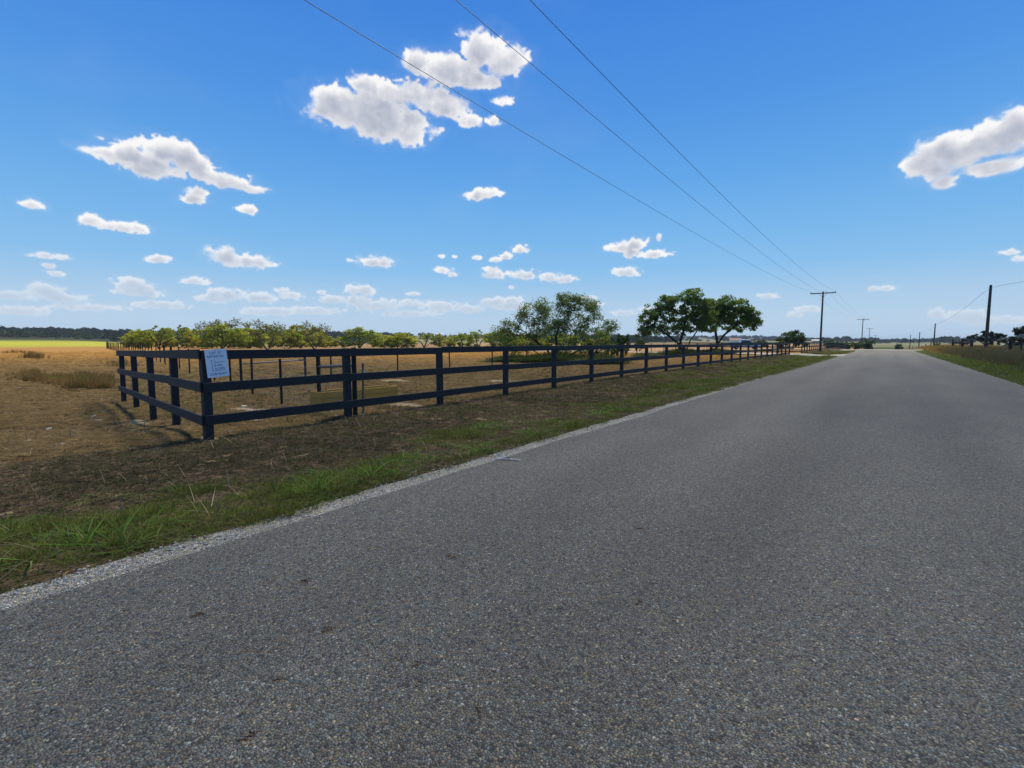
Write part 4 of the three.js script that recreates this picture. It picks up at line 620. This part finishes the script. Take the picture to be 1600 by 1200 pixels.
const outside = (L, t) => !(t > 56 && t < 68 && L < -3.3) && !(t > 98 && t < 117 && L > -6.6 && L < 5.2);
{
  const r = rng(500), fine = clumpGeo(1, 16, 0.028, 0.8, 3, 0.8, 0.22), broad = clumpGeo(2, 10, 0.026, 1.1, 4, 1.0, 0.12), stiff = clumpGeo(3, 12, 0.02, 0.45, 3, 0.5, 0.2), litter = litterGeo(4, 40);
  const green = [], tall = [], dull = [], thatch = [], stub = [], weeds = [], under = [], rgreen = [], rtall = [], straw = [];
  // left verge
  for (let i = 0; i < 230000; i++) {
    const t = -1.5 + pow(r(), 2.1) * 92, L = -3.76 - r() * 4.3; if (!inView(L, t, 1) || !outside(L, t)) continue;
    const far = 1 + smooth(5, 40, t) * 1.9, n = fbm(L * 0.9, t * 0.5, 3), n2 = fbm(L * 2.2 + 7, t * 1.6, 3), n3 = fbm(L * 0.7 + 21, t * 0.8, 4), gz = max(smooth(-6.3, -4.6, L + (n - 0.5) * 3.6 + 1.1 * smooth(4, 16, t)), smooth(-5.0, -4.5, L + (n - 0.5))), u = r();
    if (bare(L, t) > 0.4) continue;
    const patch = smooth(0.43, 0.57, fbm(L * 0.55 + 60, t * 0.3 + 9, 3)) * 0.55;
    if (u < 0.14 + gz * 0.5 + patch * 0.5) { if (n2 > 0.28 && r() < 0.2 + gz * 1.2 + patch) green.push([L, t, 0.12 * far * (0.7 + r() * 0.6), (0.045 + 0.19 * n2 * n2 * (0.3 + 1.5 * r() * r()) * (0.4 + 0.6 * gz)) * (0.75 + 0.25 * far), lerp3(lerp3([0.10, 0.155, 0.016], [0.20, 0.215, 0.032], r()), [0.21, 0.145, 0.055], r() < 0.24 ? 0.8 : 0)]); }
    else if (u < 0.80) { if (n3 > 0.40 || r() < 0.35) dull.push([L, t, 0.13 * far * (0.7 + r() * 0.6), (0.03 + 0.07 * r()) * (0.8 + far * 0.2), lerp3([0.085, 0.095, 0.024], [0.13, 0.10, 0.046], r())]); }
    else thatch.push([L, t, 0.14 * far * (0.7 + r() * 0.8), 0.08 * (0.6 + r()), lerp3(lerp3([0.15, 0.106, 0.068], [0.10, 0.075, 0.053], n3), [0.30, 0.22, 0.13], r() < 0.05 ? 1 : 0)]);
  }
  // bright arching clumps near the asphalt
  for (let i = 0; i < 420; i++) { const t = -0.5 + pow(r(), 1.6) * 55, L = -3.95 - pow(r(), 1.2) * 1.9, n = fbm(L * 1.3 + 30, t * 0.45, 3); if (!outside(L, t) || n < 0.5) continue; for (let k = 0; k < 4; k++) tall.push([L + (r() - 0.5) * 0.35, t + (r() - 0.5) * 0.4, 0.13 + r() * 0.12, 0.11 + r() * 0.13, lerp3([0.085, 0.16, 0.014], [0.15, 0.20, 0.03], r())]); }
  for (const [L, t] of [[-4.35, 3.2], [-4.5, 3.9], [-4.15, 2.45], [-4.2, 4.6], [-4.9, 2.9], [-4.3, 1.15], [-4.55, 0.75], [-4.1, 6.1], [-4.3, 8.5], [-4.4, 9.4]]) for (let k = 0; k < 11; k++) tall.push([L + (r() - 0.5) * 0.5, t + (r() - 0.5) * 0.5, 0.14 + r() * 0.14, 0.13 + r() * 0.15, lerp3([0.09, 0.18, 0.014], [0.16, 0.23, 0.035], r())]);
  // inside the lot and the left pasture
  for (let i = 0; i < 120000; i++) {
    const d = 5 + pow(r(), 1.7) * 60, px = -60 + r() * 1420, [L, z] = spot(px, d), t = -z; if (L > -8.0 || t < -4 || !outside(L, t)) continue;
    const n = fbm(L * 0.5, t * 0.5, 3), n2 = fbm(L * 0.15 + 4, t * 0.15, 3), far = 1 + smooth(8, 50, d) * 2.2; if (bare(L, t) > 0.3 || r() > 0.4 + n) continue;
    const u = r();
    const tan = (c) => lerp3(c, [0.42, 0.225, 0.06], smooth(18, 60, d) * 0.85);
    if (u < 0.62) thatch.push([L, t, 0.24 * far * (0.6 + r() * 0.8), 0.07 * (0.6 + r()) * (0.7 + far * 0.3), tan(lerp3([0.195, 0.135, 0.07], [0.15, 0.108, 0.048], r()))]);
    else if (u < 0.9 || n2 < 0.5) stub.push([L, t, 0.16 * far * (0.6 + r() * 0.7), (0.05 + 0.10 * r() * n2) * (0.7 + far * 0.3), tan(lerp3(lerp3([0.27, 0.18, 0.075], [0.2, 0.135, 0.06], r()), [0.13, 0.125, 0.036], smooth(0.46, 0.62, n2)))]);
    else dull.push([L, t, 0.17 * far, 0.06 + 0.08 * r(), [0.12, 0.115, 0.035]]);
  }
  // mounds of olive weeds in the left pasture
  for (const [px, d, w, h, n] of [[128, 18.5, 34, 0.62, 240], [160, 18.5, 20, 0.52, 120], [42, 21, 26, 0.5, 120], [90, 20, 40, 0.4, 140], [52, 42, 20, 0.9, 90], [185, 30, 30, 0.5, 60], [20, 60, 30, 0.7, 50]]) for (let i = 0; i < n; i++) { const g = (r() + r() + r() - 1.5) / 1.5, [L, z] = spot(px + g * w * 1.5, d + (r() - 0.5) * 3.5), q = exp(-g * g * 2) * 0.85; weeds.push([L, -z, 0.30 + r() * 0.25, h * (0.35 + 0.65 * q) * (0.7 + r() * 0.5), lerp3([0.19, 0.155, 0.035], [0.26, 0.155, 0.05], smooth(0.2, 0.8, r() + abs(g) * 0.5))]); }
  // rank grass under the trees
  for (const [px, d, w, dd, h, n] of [[866, 33, 80, 5, 0.75, 900], [800, 33, 50, 4, 0.6, 380], [935, 31, 55, 5, 0.7, 520], [1066, 49, 48, 5, 0.8, 620], [1120, 50, 40, 5, 0.8, 480], [1010, 44, 30, 4, 0.5, 160]]) for (let i = 0; i < n; i++) { const g = (r() + r() + r() - 1.5) / 1.5, [L, z] = spot(px + g * w, d + (r() - 0.5) * dd); if (L > -8.4) continue; under.push([L, -z, 0.45 + r() * 0.4, h * (0.6 + r() * 0.6) * (0.5 + 0.5 * exp(-g * g * 2)), lerp3([0.075, 0.115, 0.02], [0.17, 0.14, 0.045], smooth(0.55, 1, r()))]); }
  // right verge
  for (let i = 0; i < 46000; i++) {
    const t = 8 + pow(r(), 1.6) * 130, L = 3.55 + pow(r(), 0.9) * 9; if (!inView(L, t, 2) || !outside(L, t)) continue;
    const far = 1 + smooth(15, 90, t) * 1.8, n = fbm(L * 0.7 + 3, t * 0.25, 3), dry = smooth(4.4, 6.6, L + (n - 0.5) * 2.4 + smooth(40, 110, t) * 1.2);
    if (r() > dry) { if (r() < 0.6) rgreen.push([L, t, 0.2 * far, (0.10 + 0.18 * r()) * (0.6 + 0.4 * smooth(3.6, 4.6, L)), lerp3([0.095, 0.155, 0.018], [0.19, 0.19, 0.032], r())]); }
    else if (r() < 0.75) rtall.push([L, t, 0.28 * far, (0.5 + 0.55 * r()) * (0.65 + 0.5 * n) * smooth(4.0, 6.3, L), lerp3(lerp3([0.20, 0.17, 0.05], [0.30, 0.20, 0.085], r()), [0.50, 0.32, 0.07], smooth(60, 105, t) * (0.4 + r() * 0.6))]);
  }
  for (let i = 0; i < 900; i++) { const t = -1 + pow(r(), 1.8) * 30, L = -4 - r() * 9; if (inView(L, t, 1)) straw.push([L, t, 0.2 + r() * 0.18, 0.16 + r() * 0.16, lerp3([0.42, 0.34, 0.2], [0.3, 0.22, 0.12], r())]); }
  scatter('verge_grass', 'short green grass along the left road edge', 'grass', fine, bladeMat, green);
  scatter('tall_grass', 'bright green arching grass clumps beside the left road edge', 'grass', broad, bladeMat, tall);
  scatter('dull_grass', 'dull olive grass over the left verge', 'grass', fine, bladeMat, dull);
  scatter('dead_grass', 'dead brown cut grass lying over the verge and the lot', 'dead grass', litter, dryMat, thatch);
  scatter('pasture_grass', 'short dry stubble over the brown pasture', 'grass', stiff, dryMat, stub);
  scatter('pasture_weeds', 'olive and rust weeds in mounds on the left pasture', 'weeds', stiff, bladeMat, weeds);
  scatter('rank_grass', 'long green grass under the trees behind the fence', 'grass', fine, bladeMat, under);
  scatter('verge_grass', 'green grass along the right road edge', 'grass', fine, bladeMat, rgreen);
  scatter('roadside_grass', 'tall brown seeding grass along the right hand fence', 'grass', stiff, dryMat, rtall);
  scatter('straw_stalks', 'loose pale straw stalks standing up out of the verge', 'straw', clumpGeo(6, 2, 0.012, 0.9, 3, 0.5, 0.1), dryMat, straw);
  // stones
  const rock = new THREE.IcosahedronGeometry(1, 1); { const p = rock.attributes.position; for (let i = 0; i < p.count; i++) { const k = 0.75 + 0.45 * hash2(Math.round(p.getX(i) * 40), Math.round(p.getY(i) * 40 + p.getZ(i) * 91)); p.setXYZ(i, p.getX(i) * k, p.getY(i) * k * 0.6, p.getZ(i) * k); } rock.computeVertexNormals(); }
  const stones = []; for (let i = 0; i < 900; i++) { const d = 6 + pow(r(), 1.5) * 26, [L, z] = spot(-40 + r() * 900, d); if (L > -7.2 || fbm(L * 0.6 + 50, z * 0.6, 3) < 0.5) continue; const s = 0.01 + 0.035 * pow(r(), 3); stones.push([L, -z, s, s, lerp3([0.34, 0.29, 0.22], [0.46, 0.41, 0.34], r()), ground(L, z) + s * 0.25 + 0.012]); }
  for (const [L, t, s] of [[-8.21, 3.34, 0.055], [-12.7, 1.92, 0.06], [-11.92, 1.41, 0.05], [-13.68, 2.79, 0.07], [-14.6, 3.22, 0.06], [-10.7, 1.36, 0.06], [-12.9, 5.6, 0.08], [-11.9, 5.3, 0.07]]) stones.push([L, t, s, s, [0.45, 0.40, 0.32], ground(L, -t) + s * 0.3]);
  scatter('loose_stones', 'small pale limestone stones lying in the dry grass', 'stones', rock, std([1, 1, 1], 0.9), stones);
  const crumbs = []; for (let i = 0; i < 1500; i++) { const t = -0.5 + pow(r(), 1.6) * 22, L = leftEdge(t) - 0.16 + (r() + r() - 1) * 0.22, s = 0.003 + r() * 0.008; crumbs.push([L, t, s, s, lerp3([0.45, 0.43, 0.4], [0.2, 0.19, 0.18], r()), 0.018]); }
  scatter('loose_gravel', 'loose chips scattered along the left gravel edge', 'gravel', rock, std([1, 1, 1], 0.9), crumbs);
  // brown leaf scraps on the asphalt
  const bits = []; for (const [L, t] of [[-2.64, 1.43], [-2.1, 1.24], [-1.46, 1.27], [-2.75, 0.92], [-1.93, 0.91], [-1.15, 1.29], [-1.56, 1.33], [0.09, 2.26], [-1.72, 0.71], [-1.0, 2.4], [0.5, 3.1], [-2.2, 2.2], [-0.4, 1.7], [-1.4, 3.4]]) for (let k = 0, n = 2 + floor(r() * 4); k < n; k++) bits.push([L + (r() - 0.5) * 0.04, t + (r() - 0.5) * 0.03, 0.035 + r() * 0.02, 0.03, lerp3([0.11, 0.035, 0.018], [0.06, 0.03, 0.018], r()), 0.026]);
  for (let i = 0; i < 130; i++) { const t = 0.3 + r() * 9, L = -3.3 + r() * 6; bits.push([L, t, 0.012 + r() * 0.016, 0.014, lerp3([0.10, 0.05, 0.03], [0.02, 0.018, 0.016], r()), 0.026]); }
  scatter('leaf_scraps', 'scraps of reddish brown dead leaf on the asphalt', 'leaf litter', litterGeo(8, 7), dryMat, bits);
}

scene.traverse((o) => { if (o.isMesh) o.castShadow = o.receiveShadow = true; });
renderer.render(scene, camera);
